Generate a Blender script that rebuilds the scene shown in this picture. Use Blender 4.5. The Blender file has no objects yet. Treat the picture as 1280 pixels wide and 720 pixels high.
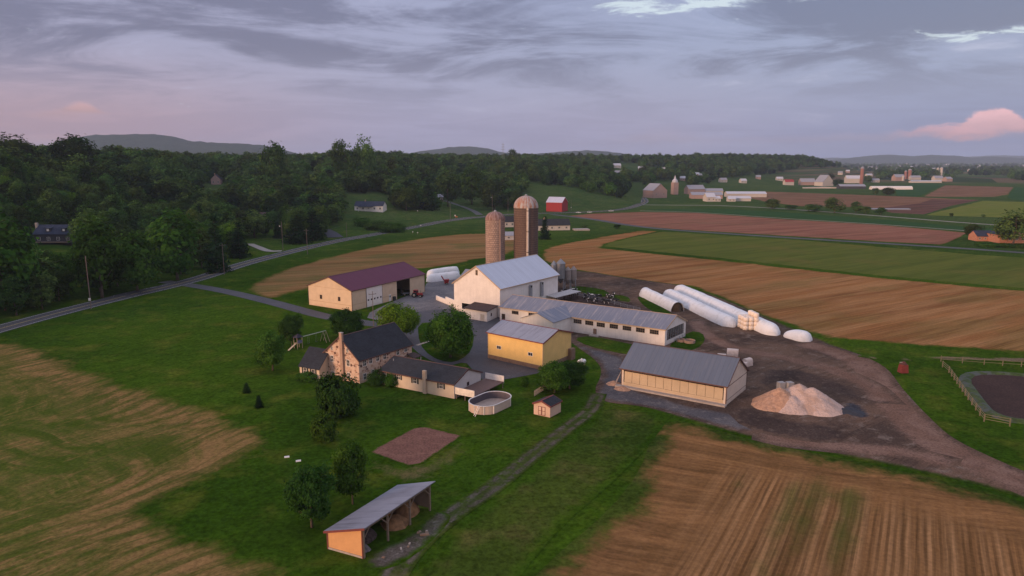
import bpy, math, random
import numpy as np
from mathutils import Vector, Matrix, noise as mnoise
from mathutils.geometry import delaunay_2d_cdt
random.seed(7); RNG = np.random.default_rng(7)
S = bpy.context.scene; COL = S.collection
# ---------------------------------------------------------------- camera
CH, FPX, HY = 45.0, 870.0, 200.0
PIT = math.atan((360-HY)/FPX); CC, SS = math.cos(PIT), math.sin(PIT)
cd = bpy.data.cameras.new('camera'); cam = bpy.data.objects.new('camera', cd); COL.objects.link(cam)
cam.location = (0, 0, CH); cam.rotation_euler = (math.pi/2-PIT, 0, 0)
cd.sensor_width = 36; cd.lens = FPX/1280*36; cd.clip_start = 0.5; cd.clip_end = 60000
S.camera = cam
S.view_settings.view_transform = 'Standard'; S.view_settings.look = 'None'; S.view_settings.gamma = 1
S.view_settings.exposure = 0.1
S.render.engine = 'CYCLES'
S.cycles.use_denoising = True
S.cycles.max_bounces = 6; S.cycles.volume_bounces = 1; S.cycles.transparent_max_bounces = 12

def ray(px, py):
    x = (px-640)/FPX; y = -(py-360)/FPX
    return Vector((x, CC+y*SS, -SS+y*CC))
def G0(px, py, z=0.0):
    d = ray(px, py); t = (z-CH)/d.z
    return Vector((d.x*t, d.y*t))
def ZAT(P, py):
    k = (360-py)/FPX
    return CH+P[1]*(k*CC-SS)/(CC+k*SS)
def PROJ(x, y, z):
    zc = y*CC-(z-CH)*SS; yc = y*SS+(z-CH)*CC
    return 640+FPX*x/zc, 360-FPX*yc/zc
# ---------------------------------------------------------------- terrain heights
def ydep(py, z): return (CH-z)*(CC+(360-py)/FPX*SS)/-((360-py)/FPX*CC-SS)
def colprof(pts, far):
    out = [(0., 0.)]
    for py, z in pts: out.append((ydep(py, z), z))
    return out+[(float(a), float(b)) for a, b in far]
PROF = [
 (-420, colprof([(500,0),(400,4),(340,9)], [(430,18),(600,30),(900,36),(1500,30),(2600,0)])),
 (-150, colprof([(436,0),(366,4),(318,9)], [(360,24),(470,38),(650,46),(950,42),(1500,34),(2600,0)])),
 (0, colprof([(392,0),(342,4),(305,8),(276,15)], [(400,30),(500,42),(640,47),(900,44),(1500,36),(2600,0)])),
 (67, colprof([(374,0),(335,4),(305,8),(276,13)], [(430,26),(540,38),(680,44),(900,44),(1500,36),(2600,0)])),
 (200, colprof([(340,0),(300,4),(268,9)], [(480,17),(640,36),(820,41),(1500,34),(2600,0)])),
 (270, colprof([(322,0),(288,4),(262,9),(232,20)], [(760,32),(900,38),(1500,36),(2600,0)])),
 (340, colprof([(304,0),(284,3),(262,8)], [(620,18),(800,30),(1000,38),(1500,36),(2600,0)])),
 (460, colprof([(282,0),(272,2),(263,6)], [(620,14),(780,30),(1000,42),(1500,42),(2600,0)])),
 (600, colprof([(260,0)], [(760,8),(950,26),(1200,38),(1600,42),(2600,0)])),
 (660, colprof([(261,0),(229,19)], [(1000,28),(1300,38),(1700,42),(2700,0)])),
 (700, colprof([(260,0),(234,15)], [(1000,24),(1300,34),(1700,44),(2700,0)])),
 (770, colprof([(257,0),(248,4)], [(900,12),(1100,20),(1700,44),(2700,0)])),
 (800, colprof([(246,0)], [(1100,12),(1300,20),(1700,45),(2700,0)])),
 (900, colprof([(236,0)], [(1300,10),(1750,46),(2300,46),(2900,0)])),
 (1000, colprof([(225,0)], [(1700,12),(1950,44),(2300,44),(2900,0)])),
 (1050, colprof([(222,0)], [(1800,6),(2000,22),(2300,22),(2800,0)])),
 (1095, [(0.,0.),(3000.,0.)]), (1800, [(0.,0.),(3000.,0.)])]
PX = [p[0] for p in PROF]
def _prof(pr, y): return float(np.interp(y, [a for a, b in pr], [b for a, b in pr]))
PA = [(np.array([a for a, b in p[1]]), np.array([b for a, b in p[1]])) for p in PROF]
def TH(x, y):
    if y < 120: return 0.0
    c = 640+FPX*x/(y*CC+CH*SS)
    if c <= PX[0]: i, t = 0, 0.0
    elif c >= PX[-1]: return 0.0
    else:
        i = int(np.searchsorted(PX, c))-1; i = max(0, i)
        t = (c-PX[i])/(PX[i+1]-PX[i]); t = t*t*(3-2*t)*.6+t*.4
    a = float(np.interp(y, *PA[i])); b = float(np.interp(y, *PA[i+1])) if i+1 < len(PA) else a
    h = a*(1-t)+b*t
    if h > 3: h += min(1, (h-3)/8)*2.0*mnoise.noise(Vector((x*.01, y*.01, 0)))
    return h
def G(px, py):
    """the ground point that the photograph shows at this pixel"""
    d = ray(px, py); y = 40.0; prev = 40.0
    while y < 12000:
        t = y/d.y
        if CH+d.z*t < TH(d.x*t, y):
            a, b = prev, y
            for _ in range(24):
                m = (a+b)/2; t = m/d.y
                if CH+d.z*t < TH(d.x*t, m): b = m
                else: a = m
            t = b/d.y; return Vector((d.x*t, b, TH(d.x*t, b)))
        prev = y; y *= 1.004
    t = 12000/d.y
    return Vector((d.x*t, 12000, 0))
def SC(P):  # pixels (of the 1280 wide photograph) per metre at a point
    return FPX/(P[1]*CC+CH*SS)
# ---------------------------------------------------------------- node helper
class NT:
    def __init__(s, name):
        s.m = bpy.data.materials.new(name); s.m.use_nodes = True; s.t = s.m.node_tree; s.t.nodes.clear()
        s.out = s.t.nodes.new('ShaderNodeOutputMaterial')
    def n(s, ty, **kw):
        x = s.t.nodes.new(ty)
        for k, v in kw.items(): setattr(x, k, v)
        return x
    def put(s, sock, v):
        if v is None: return
        if hasattr(v, 'links') or isinstance(v, bpy.types.NodeSocket): s.t.links.new(v, sock)
        else:
            if isinstance(v, (tuple, list)) and len(v) == 3 and sock.type == 'RGBA': v = (*v, 1)
            sock.default_value = v
    def math(s, op, a, b=None, c=None, clamp=False):
        x = s.n('ShaderNodeMath', operation=op, use_clamp=clamp)
        s.put(x.inputs[0], a); s.put(x.inputs[1], b) if b is not None else None
        if c is not None: s.put(x.inputs[2], c)
        return x.outputs[0]
    def mix(s, f, a, b, mode='MIX'):
        x = s.n('ShaderNodeMix', data_type='RGBA', blend_type=mode); x.clamp_factor = True
        s.put(x.inputs[0], f); s.put(x.inputs[6], a); s.put(x.inputs[7], b); return x.outputs[2]
    def mr(s, v, a, b, c=0., d=1., smooth=True):
        x = s.n('ShaderNodeMapRange', interpolation_type='SMOOTHSTEP' if smooth else 'LINEAR')
        s.put(x.inputs[0], v)
        for i, q in zip((1, 2, 3, 4), (a, b, c, d)): s.put(x.inputs[i], q)
        return x.outputs[0]
    def pos(s): return s.n('ShaderNodeNewGeometry').outputs['Position']
    def objc(s): return s.n('ShaderNodeTexCoord').outputs['Object']
    def uv(s): return s.n('ShaderNodeTexCoord').outputs['UV']
    def mapp(s, vec, scale=(1,1,1), rot=0., loc=(0,0,0)):
        x = s.n('ShaderNodeMapping'); s.put(x.inputs[0], vec); x.inputs[1].default_value = loc
        x.inputs[2].default_value = (0, 0, rot); x.inputs[3].default_value = scale; return x.outputs[0]
    def noise(s, vec, scale, detail=4, rough=.55, dist=0.):
        x = s.n('ShaderNodeTexNoise'); s.put(x.inputs['Vector'], vec); x.inputs['Scale'].default_value = scale
        x.inputs['Detail'].default_value = detail; x.inputs['Roughness'].default_value = rough
        x.inputs['Distortion'].default_value = dist; return x.outputs['Fac']
    def attr(s, name):
        return s.n('ShaderNodeAttribute', attribute_name=name).outputs['Fac']
    def sep(s, v):
        x = s.n('ShaderNodeSeparateXYZ'); s.put(x.inputs[0], v); return x.outputs
    def rot(s, vec, th):
        x = s.n('ShaderNodeVectorRotate', rotation_type='Z_AXIS'); s.put(x.inputs['Vector'], vec); x.inputs['Angle'].default_value = th
        return x.outputs[0]
    def scale(s, vec, sc):
        x = s.n('ShaderNodeVectorMath', operation='MULTIPLY'); s.put(x.inputs[0], vec); x.inputs[1].default_value = sc; return x.outputs[0]
    def bsdf(s, col, rough=.9, metal=0., bump=None, bstr=.3, bdist=.05, spec=.3):
        b = s.n('ShaderNodeBsdfPrincipled'); s.put(b.inputs['Base Color'], col); s.put(b.inputs['Roughness'], rough)
        b.inputs['Metallic'].default_value = metal; b.inputs['Specular IOR Level'].default_value = spec
        if bump is not None:
            u = s.n('ShaderNodeBump'); u.inputs['Strength'].default_value = bstr; u.inputs['Distance'].default_value = bdist
            s.put(u.inputs['Height'], bump); s.t.links.new(u.outputs[0], b.inputs['Normal'])
        s.t.links.new(b.outputs[0], s.out.inputs[0]); return s.m
def lerp3(a, k): return tuple(q*k for q in a)
# ---------------------------------------------------------------- materials
def grass_color(t, kind='lawn'):
    p = t.pos()
    n1 = t.noise(p, .018, 4); n2 = t.noise(p, .12, 5, .6); n3 = t.noise(p, 1.3, 4, .7)
    a, b, c = {'lawn': ((.022,.053,.004), (.042,.084,.006), (.085,.100,.014)),
               'rough': ((.028,.052,.007), (.055,.080,.012), (.10,.090,.028)),
               'far': ((.035,.070,.018), (.055,.088,.024), (.085,.096,.036))}[kind]
    col = t.mix(t.mr(n1, .35, .65), a, b)
    col = t.mix(t.mr(n2, .48, .72, 0., .8), col, c)
    st = t.noise(t.scale(t.rot(p, .62), (.9, .02, 1)), 1., 2)        # mower passes
    col = t.mix(t.mr(st, .38, .62, 0., .3), col, t.mix(1., col, (1.45, 1.4, 1.3), 'MULTIPLY'))
    n4 = t.noise(p, .35, 5, .75, .4); k = t.math('MULTIPLY', t.mr(n3, .3, .75, .55, 1.45, False), t.mr(n4, .32, .68, .74, 1.28, False))
    hsv = t.n('ShaderNodeHueSaturation'); t.put(hsv.inputs['Color'], col); t.put(hsv.inputs['Value'], k)
    return hsv.outputs[0], n3
def ground_mat(name, kind='lawn'):
    t = NT(name); c, n3 = grass_color(t, kind); return t.bsdf(c, 1., bump=n3, bstr=.6, bdist=.12, spec=.0)
def sheet_mat(name, own, width=2., rag=1.5, under='lawn', rough=1., ragscale=.25, bumpn=1., spec=.0):
    """own(t) -> colour; the sheet's rim turns into the grass around it along a ragged edge"""
    t = NT(name); col, bump = own(t)
    if width > 0:
        g = under(t)[0] if callable(under) else grass_color(t, under)[0]
        e = t.attr('edge'); p = t.pos()
        nn = t.math('ADD', t.noise(p, ragscale, 5, .65), t.math('MULTIPLY', t.noise(p, ragscale*5, 3, .6), .35))
        v = t.math('ADD', e, t.math('MULTIPLY', t.math('SUBTRACT', nn, .72), rag*2.4))
        f = t.mr(v, 0, width)
        col = t.mix(f, g, col)
    return t.bsdf(col, rough, bump=bump, bstr=.5, bdist=.1*bumpn, spec=spec)
def own_stubble(c1, c2, c3, ang, rowp=.8, passw=7., green=(.075,.085,.02), gamt=.5, head=0.):
    def f(t):
        p = t.pos(); r = t.rot(p, ang)
        big = t.noise(t.scale(r, (1/passw, .006, 1)), 1., 2, .5)
        mid = t.noise(t.scale(r, (1/rowp*.5, .015, 1)), 1., 3, .6)
        blot = t.noise(p, .025, 5, .6); fine = t.noise(p, 1.6, 4, .7)
        if head:
            hd = t.mr(t.math('ADD', t.attr('edge'), t.math('MULTIPLY', t.noise(p, .05, 3), 9.)), head*.75, head*1.35)
        else: hd = None
        pas = t.mr(big, .40, .60); row = t.mr(mid, .38, .62)
        if hd is not None:
            big = t.math('MULTIPLY', big, t.math('ADD', t.math('MULTIPLY', hd, .4), .6))
            curl = t.noise(t.scale(t.rot(p, ang-1.7), (.25, .015, 1)), 1., 4, .6, .4)
            pas = t.mix(hd, t.mr(curl, .4, .6), pas); row = t.math('MULTIPLY', row, t.math('ADD', t.math('MULTIPLY', hd, .8), .2))
        col = t.mix(pas, c1, c2); col = t.mix(t.math('MULTIPLY', row, .7), col, c3)
        if head:
            xr = t.sep(t.math('ADD', 0, 0)) if False else t.sep(r)[0]
            wob = t.math('MULTIPLY', t.noise(p, .05, 2), 1.2)
            ln = t.math('SINE', t.math('MULTIPLY', t.math('ADD', xr, wob), 6.283/.78))
            tr = t.math('ABSOLUTE', t.math('SUBTRACT', t.math('FRACT', t.math('DIVIDE', t.math('ADD', xr, wob), 4.7)), .5))
            am = t.math('MULTIPLY', hd, t.mr(t.noise(p, .06, 4, .6), .35, .6, .15, .6))
            col = t.mix(t.math('MULTIPLY', t.mr(ln, -.2, .8), am), col, lerp3(c2, .62))
            col = t.mix(t.math('MULTIPLY', t.mr(tr, .10, .03), t.math('MULTIPLY', hd, .55)), col, lerp3(c3, 1.15))
        gg = t.mr(t.math('ADD', blot, t.math('MULTIPLY', big, .6)), .78, .95, 0., gamt)
        col = t.mix(gg, col, green)
        sh = t.mr(t.noise(t.scale(r, (2.0, .035, 1)), 1., 3, .7), .32, .68, .72, 1.28, False)
        if head:
            pw = t.n('ShaderNodeVectorMath', operation='ADD'); wv = t.n('ShaderNodeTexNoise'); t.put(wv.inputs['Vector'], p); wv.inputs['Scale'].default_value = .03
            ws = t.n('ShaderNodeVectorMath', operation='SCALE'); t.put(ws.inputs[0], wv.outputs['Color']); ws.inputs['Scale'].default_value = 14.
            t.put(pw.inputs[0], p); t.put(pw.inputs[1], ws.outputs[0])
            sh2 = t.mr(t.noise(t.scale(t.rot(pw.outputs[0], ang-1.72), (1.1, .04, 1)), 1., 4, .7), .32, .68, .72, 1.3, False)
            sh = t.mix(hd, sh2, sh)
        h = t.n('ShaderNodeHueSaturation'); t.put(h.inputs['Color'], col)
        t.put(h.inputs['Value'], t.math('MULTIPLY', sh, t.mr(fine, .3, .7, .8, 1.2, False)))
        return h.outputs[0], fine
    return f
def own_dirt(a, b, c, s1=.05, s2=.5, track=None):
    def f(t):
        p = t.pos()
        n1 = t.noise(p, s1, 6, .65, .6); n2 = t.noise(p, s2, 5, .7, .3); n3 = t.noise(p, 3., 3, .7)
        col = t.mix(t.mr(n1, .4, .62), a, b); col = t.mix(t.mr(n2, .5, .72, 0, .85), col, c)
        if track is not None:
            r = t.rot(p, track); w = t.noise(t.scale(r, (.8, .03, 1)), 1., 3, .6, .4)
            col = t.mix(t.mr(w, .5, .68, 0, .5), col, lerp3(a, .55))
        h = t.n('ShaderNodeHueSaturation'); t.put(h.inputs['Color'], col); t.put(h.inputs['Value'], t.mr(n3, .3, .7, .68, 1.38, False))
        return h.outputs[0], n2
    return f
def m_plain(name, c, rough=.7, metal=0., var=.12, sc=1.5, spec=.3, dirt=None):
    t = NT(name); p = t.objc(); n = t.noise(p, sc, 4, .65)
    col = t.mix(t.mr(n, .3, .7), lerp3(c, 1-var), lerp3(c, 1+var))
    if dirt: col = t.mix(t.mr(t.noise(p, .6, 5, .7), .5, .75, 0, .6), col, dirt)
    return t.bsdf(col, rough, metal, spec=spec)
def m_metalroof(name, c, c2, seam=.9, rough=.55, streak=.5, spec=.22):
    t = NT(name); u = t.uv(); x, y, z = t.sep(u)
    ph = t.math('FRACT', t.math('DIVIDE', x, seam)); ridge = t.mr(t.math('ABSOLUTE', t.math('SUBTRACT', ph, .5)), .40, .48)
    sheet = t.noise(t.scale(u, (1/seam*.6, .02, 1)), 1., 1)          # tone of each sheet
    st = t.noise(t.scale(u, (1.3, .12, 1)), 1., 4, .65); bl = t.noise(u, .15, 4, .6)
    col = t.mix(t.mr(sheet, .35, .65, 0, .6), c, lerp3(c, 1.12))
    col = t.mix(t.mr(st, .48, .72, 0, streak), col, c2); col = t.mix(t.mr(bl, .5, .75, 0, streak*.6), col, lerp3(c2, .9))
    col = t.mix(t.math('MULTIPLY', ridge, .25), col, lerp3(c, .55))
    return t.bsdf(col, rough, .0, bump=ridge, bstr=.5, bdist=.04, spec=spec)
def m_siding(name, c, seam=.3, vertical=True, dirt=(.25,.19,.13), damt=.5, spec=.3, var=.06):
    t = NT(name); u = t.uv(); x, y, z = t.sep(u)
    q = x if vertical else y
    ph = t.math('FRACT', t.math('DIVIDE', q, seam)); g = t.mr(ph, 0., .12, 1., 0.)
    n = t.noise(u, .5, 5, .65); st = t.noise(t.scale(u, (1.6, .2, 1)), 1., 4, .7)
    col = t.mix(t.mr(n, .3, .7), lerp3(c, 1-var), lerp3(c, 1+var))
    low = t.mr(t.math('ADD', y, t.math('MULTIPLY', n, 1.2)), .4, 1.6, 1., 0.)   # splash dirt near the ground
    col = t.mix(t.math('MULTIPLY', low, damt*.8), col, dirt); col = t.mix(t.mr(st, .52, .8, 0, damt*.5), col, dirt)
    col = t.mix(t.math('MULTIPLY', g, .22), col, lerp3(c, .45))
    return t.bsdf(col, .65, bump=g, bstr=.35, bdist=.03, spec=spec)
def m_shingle(name, c):
    t = NT(name); u = t.uv(); x, y, z = t.sep(u)
    br = t.n('ShaderNodeTexBrick'); t.put(br.inputs[0], u); br.inputs['Scale'].default_value = 1.0
    br.inputs['Brick Width'].default_value = .4; br.inputs['Row Height'].default_value = .16; br.inputs['Mortar Size'].default_value = .012
    t.put(br.inputs[1], (*lerp3(c, .8), 1)); t.put(br.inputs[2], (*lerp3(c, 1.3), 1)); t.put(br.inputs[3], (*lerp3(c, .45), 1))
    n = t.noise(u, .35, 5, .7)
    col = t.mix(t.mr(n, .35, .7, 0, .5), br.outputs[0], lerp3(c, 1.6))
    return t.bsdf(col, .9, bump=br.outputs[0], bstr=.3, bdist=.02, spec=.2)
def m_stone(name):
    t = NT(name); u = t.uv()
    v = t.n('ShaderNodeTexVoronoi', feature='F1'); t.put(v.inputs['Vector'], t.scale(u, (1.5, 2.1, 1))); v.inputs['Scale'].default_value = 1.; v.inputs['Randomness'].default_value = .85
    e = t.n('ShaderNodeTexVoronoi', feature='DISTANCE_TO_EDGE'); t.put(e.inputs['Vector'], t.scale(u, (1.5, 2.1, 1))); e.inputs['Randomness'].default_value = .85; e.inputs['Scale'].default_value = 1.
    r = t.n('ShaderNodeValToRGB'); x = t.sep(v.outputs['Color']); t.put(r.inputs[0], x[0])
    cr = r.color_ramp; cr.interpolation = 'CONSTANT'
    cols = [(0,(.13,.07,.055)),(.10,(.52,.35,.26)),(.38,(.38,.22,.16)),(.52,(.60,.43,.33)),(.8,(.46,.29,.21)),(.94,(.20,.12,.10))]
    cr.elements[0].position = 0; cr.elements[0].color = (*cols[0][1], 1); cr.elements[1].position = cols[1][0]; cr.elements[1].color = (*cols[1][1], 1)
    for p_, c_ in cols[2:]: q = cr.elements.new(p_); q.color = (*c_, 1)
    col = t.mix(t.mr(e.outputs[0], .03, .10, 1., 0.), r.outputs[0], (.56,.42,.34))
    return t.bsdf(col, .9, bump=e.outputs[0], bstr=.5, bdist=.05, spec=.15)
def m_brick(name, a, b, mortar, bw=.22, rh=.075, rough=.85):
    t = NT(name); u = t.uv(); br = t.n('ShaderNodeTexBrick'); t.put(br.inputs[0], u); br.inputs['Scale'].default_value = 1.
    br.inputs['Brick Width'].default_value = bw; br.inputs['Row Height'].default_value = rh; br.inputs['Mortar Size'].default_value = rh*.1
    t.put(br.inputs[1], (*a, 1)); t.put(br.inputs[2], (*b, 1)); t.put(br.inputs[3], (*mortar, 1))
    n = t.noise(u, .7, 5, .7); col = t.mix(t.mr(n, .4, .75, 0, .5), br.outputs[0], lerp3(a, .6))
    return t.bsdf(col, rough, spec=.2)
def m_glass(name, c=(.02,.022,.028), rough=.12):
    t = NT(name); return t.bsdf(c, rough, spec=.6)
def m_leaf(name, c1, c2, hue=.03, vr=(.5, 1.9)):
    t = NT(name); oi = t.n('ShaderNodeObjectInfo'); a = t.attr('tint')
    r = oi.outputs['Random']
    col = t.mix(a, c1, c2)
    h = t.n('ShaderNodeHueSaturation'); t.put(h.inputs['Color'], col)
    t.put(h.inputs['Hue'], t.mr(r, 0, 1, .5-hue, .5+hue*.7, False))
    r2 = t.math('FRACT', t.math('MULTIPLY', r, 7.31)); t.put(h.inputs['Value'], t.mr(r2, 0, 1, vr[0], vr[1], False))
    b = t.n('ShaderNodeBsdfPrincipled'); t.put(b.inputs['Base Color'], h.outputs[0]); b.inputs['Roughness'].default_value = 1.; b.inputs['Specular IOR Level'].default_value = .0
    tr = t.n('ShaderNodeBsdfTranslucent'); t.put(tr.inputs[0], h.outputs[0])
    mx = t.n('ShaderNodeMixShader'); mx.inputs[0].default_value = .25
    t.t.links.new(b.outputs[0], mx.inputs[1]); t.t.links.new(tr.outputs[0], mx.inputs[2]); t.t.links.new(mx.outputs[0], t.out.inputs[0])
    return t.m
def m_wrap(name, c):
    t = NT(name); p = t.objc(); n = t.noise(p, .5, 4, .6, .5); f = t.noise(t.scale(p, (1,1,2)), 2.5, 4, .7)
    col = t.mix(t.mr(n, .45, .75, 0, .5), c, (.52,.50,.47)); col = t.mix(t.mr(f, .60, .78, 0, .45), col, (.33,.28,.22))
    return t.bsdf(col, .4, bump=f, bstr=.9, bdist=.18, spec=.5)
# ---------------------------------------------------------------- mesh builder
class MB:
    def __init__(s): s.v = []; s.f = []; s.sm = False
    def add(s, vs, fs):
        o = len(s.v); s.v += [tuple(q) for q in vs]; s.f += [tuple(i+o for i in f) for f in fs]; return s
    def hexa(s, p):  # p: 4 bottom (ccw) + 4 top
        return s.add(p, [(3,2,1,0),(4,5,6,7),(0,1,5,4),(1,2,6,5),(2,3,7,6),(3,0,4,7)])
    def box(s, c, d, rz=0.):
        x, y, z = c; a, b, h = d[0]/2, d[1]/2, d[2]; co, si = math.cos(rz), math.sin(rz)
        q = [(-a,-b),(a,-b),(a,b),(-a,b)]
        return s.hexa([(x+u*co-w*si, y+u*si+w*co, z+k) for k in (0, h) for u, w in q])
    def lbox(s, fr, a0, a1, b0, b1, z0, z1):
        return s.hexa([fr.P(a, b, z) for z in (z0, z1) for a, b in ((a0,b0),(a1,b0),(a1,b1),(a0,b1))])
    def tube(s, p0, p1, r0, r1=None, n=10, caps=True):
        r1 = r0 if r1 is None else r1; p0, p1 = Vector(p0), Vector(p1); d = (p1-p0).normalized()
        a = d.orthogonal().normalized(); b = d.cross(a)
        vs = [p+(a*math.cos(2*math.pi*i/n)+b*math.sin(2*math.pi*i/n))*r for p, r in ((p0, r0), (p1, r1)) for i in range(n)]
        fs = [(i, (i+1) % n, n+(i+1) % n, n+i) for i in range(n)]
        if caps: fs += [tuple(range(n-1, -1, -1)), tuple(range(n, 2*n))]
        return s.add(vs, fs)
    def lathe(s, c, prof, n=24):
        vs = [(c[0]+r*math.cos(2*math.pi*i/n), c[1]+r*math.sin(2*math.pi*i/n), c[2]+z) for r, z in prof for i in range(n)]
        fs = [(k*n+i, k*n+(i+1) % n, (k+1)*n+(i+1) % n, (k+1)*n+i) for k in range(len(prof)-1) for i in range(n)]
        fs += [tuple(range(n-1, -1, -1)), tuple(range((len(prof)-1)*n, len(prof)*n))]
        return s.add(vs, fs)
    def build(s, name, mat, parent=None, dirU=None, smooth=None):
        me = bpy.data.meshes.new(name); off = Vector((0, 0, 0))
        q = parent
        while q is not None: off += q.location; q = q.parent
        vs = [(Vector(v)-off) for v in s.v]
        me.from_pydata(vs, [], s.f); me.materials.append(mat)
        du = Vector((dirU[0], dirU[1], 0)).normalized() if dirU is not None else Vector((1, 0, 0))
        uvl = me.uv_layers.new(name='UVMap'); me.update()
        data = np.zeros(len(me.loops)*2)
        for p in me.polygons:
            n = p.normal; t = du-n*du.dot(n)
            if t.length < .3: t = Vector((0, 0, 1)).cross(n)
            if t.length < .05: t = Vector((1, 0, 0))
            t.normalize(); b = n.cross(t)
            if b.z < -.01: b = -b
            for li in p.loop_indices:
                co = me.vertices[me.loops[li].vertex_index].co; data[li*2] = co.dot(t); data[li*2+1] = co.dot(b)
        uvl.data.foreach_set('uv', data)
        if smooth or s.sm:
            for p in me.polygons: p.use_smooth = True
        o = bpy.data.objects.new(name, me); COL.objects.link(o)
        if parent is not None: o.parent = parent
        return o
def tag(o, label=None, cat=None, group=None, kind=None):
    if label: o['label'] = label
    if cat: o['category'] = cat
    if group: o['group'] = group
    if kind: o['kind'] = kind
    return o
def thing(name, label, cat, loc, group=None, rz=0.):
    o = bpy.data.objects.new(name, None); COL.objects.link(o); o.location = loc; o.rotation_euler = (0, 0, rz)
    o.empty_display_size = .5
    return tag(o, label, cat, group)
def dup(root, loc, rz=0., sc=1., label=None, group=None, cat=None):
    r = root.copy(); COL.objects.link(r); r.location = loc; r.rotation_euler = (0, 0, rz)
    r.scale = (sc,)*3 if not isinstance(sc, tuple) else sc
    tag(r, label, cat, group)
    def rec(src, dst):
        for ch in list(src.children):
            c = ch.copy(); COL.objects.link(c); c.parent = dst; rec(ch, c)
    rec(root, r); return r
# ---------------------------------------------------------------- building frames
class Fr:
    def __init__(s, F, U, V, z0=0.):
        s.F = Vector(F[:2]); s.U = Vector(U[:2]); s.V = Vector(V[:2]); s.lu = s.U.length; s.lv = s.V.length
        s.u = s.U.normalized(); s.v = s.V.normalized(); s.z0 = z0
    def P(s, a, b, z):
        q = s.F+s.u*a+s.v*b; return (q.x, q.y, s.z0+z)
    def hit(s, face, px, py):
        """(distance along the face, height) of the photographed point on face A (along U) or B (along V)"""
        d = ray(px, py); w = s.u if face == 'A' else s.v
        # F + w*k = d.xy*t
        det = d.x*(-w.y)-d.y*(-w.x); t = (s.F.x*(-w.y)-s.F.y*(-w.x))/det
        q = Vector((d.x*t, d.y*t))-s.F
        return q.dot(w), CH+d.z*t-s.z0
def frame(Fb, fe, A, B):
    F = G0(*Fb); h = ZAT(F, fe); a = G0(*A, h); b = G0(*B, h); return Fr(F, a-F, b-F), h
def wall_rects(s0, s1, z0, z1, ops):
    """rectangles covering [s0,s1]x[z0,z1] minus openings"""
    xs = sorted({s0, s1, *[min(max(q, s0), s1) for o in ops for q in o[:2]]}); out = []
    for a, b in zip(xs, xs[1:]):
        if b-a < 1e-4: continue
        m = (a+b)/2; hs = sorted([(o[2], o[3]) for o in ops if o[0] < m < o[1]]); z = z0
        for p, q in hs:
            if p > z: out.append((a, b, z, p))
            z = max(z, q)
        if z < z1: out.append((a, b, z, z1))
    return out
def fbox(mb, fr, face, s0, s1, z0, z1, d0, d1):
    """box on a face; d is the distance inwards (negative = proud of the wall)"""
    if face == 'A': mb.lbox(fr, s0, s1, d0, d1, z0, z1)
    elif face == 'B': mb.lbox(fr, d0, d1, s0, s1, z0, z1)
    elif face == 'C': mb.lbox(fr, s0, s1, fr.lv-d1, fr.lv-d0, z0, z1)
    else: mb.lbox(fr, fr.lu-d1, fr.lu-d0, s0, s1, z0, z1)
def gable_walls(fr, h, ridge, axis, ops={}, t=.16, z0=0.):
    m = MB(); lu, lv = fr.lu, fr.lv
    for face in 'ABCD':
        L = lu if face in 'AC' else lv
        a, b = (0, L) if face in 'AC' else (t, L-t)
        for r in wall_rects(a, b, z0, h, ops.get(face, [])): fbox(m, fr, face, *r, 0, t)
    # gable triangles sit on the end walls
    if axis == 'V': # gables on A and C
        for b0, b1 in ((0, t), (lv-t, lv)):
            m.add([fr.P(a, b, z) for b in (b0, b1) for a, z in ((0, h), (lu, h), (lu/2, ridge))], [(0,1,2),(5,4,3),(0,3,4,1),(1,4,5,2),(2,5,3,0)])
    else:
        for a0, a1 in ((0, t), (lu-t, lu)):
            m.add([fr.P(a, b, z) for a in (a0, a1) for b, z in ((0, h), (lv, h), (lv/2, ridge))], [(0,1,2),(5,4,3),(0,3,4,1),(1,4,5,2),(2,5,3,0)])
    return m
def gable_roof(fr, h, ridge, axis, oh=.35, ohg=.3, t=.12, lift=.012):
    m = MB(); L, W = (fr.lv, fr.lu) if axis == 'V' else (fr.lu, fr.lv)
    sl = (ridge-h)/(W/2)
    def q(l, w, z): return fr.P(w, l, z) if axis == 'V' else fr.P(l, w, z)
    for sgn in (0, 1):
        e = -oh if not sgn else W+oh; ze = h-sl*oh
        top = [(-ohg, e, ze), (L+ohg, e, ze), (L+ohg, W/2, ridge), (-ohg, W/2, ridge)]
        m.hexa([q(l, w, z+lift) for l, w, z in top]+[q(l, w, z+lift+t) for l, w, z in top])
    return m
def window(par, fr, face, s, z, w, h, fm, gm, bars=(1, 1), proud=.05, name='window'):
    m = MB(); ft = min(.09, w*.12)
    for a in (dict(s0=s-w/2, s1=s+w/2, z0=z-h/2, z1=z-h/2+ft), dict(s0=s-w/2, s1=s+w/2, z0=z+h/2-ft, z1=z+h/2),
              dict(s0=s-w/2, s1=s-w/2+ft, z0=z-h/2+ft, z1=z+h/2-ft), dict(s0=s+w/2-ft, s1=s+w/2, z0=z-h/2+ft, z1=z+h/2-ft)):
        fbox(m, fr, face, a['s0'], a['s1'], a['z0'], a['z1'], -proud, .01)
    for i in range(bars[0]):
        c = s-w/2+w*(i+1)/(bars[0]+1); fbox(m, fr, face, c-ft*.35, c+ft*.35, z-h/2+ft, z+h/2-ft, -proud*.8, .01)
    for i in range(bars[1]):
        c = z-h/2+h*(i+1)/(bars[1]+1); fbox(m, fr, face, s-w/2+ft, s+w/2-ft, c-ft*.3, c+ft*.3, -proud*.7, .01)
    o = m.build(name, fm, par, fr.u); g = MB(); fbox(g, fr, face, s-w/2+ft*.5, s+w/2-ft*.5, z-h/2+ft*.5, z+h/2-ft*.5, -proud*.4, .01)
    g.build('pane', gm, o, fr.u); return o
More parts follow.
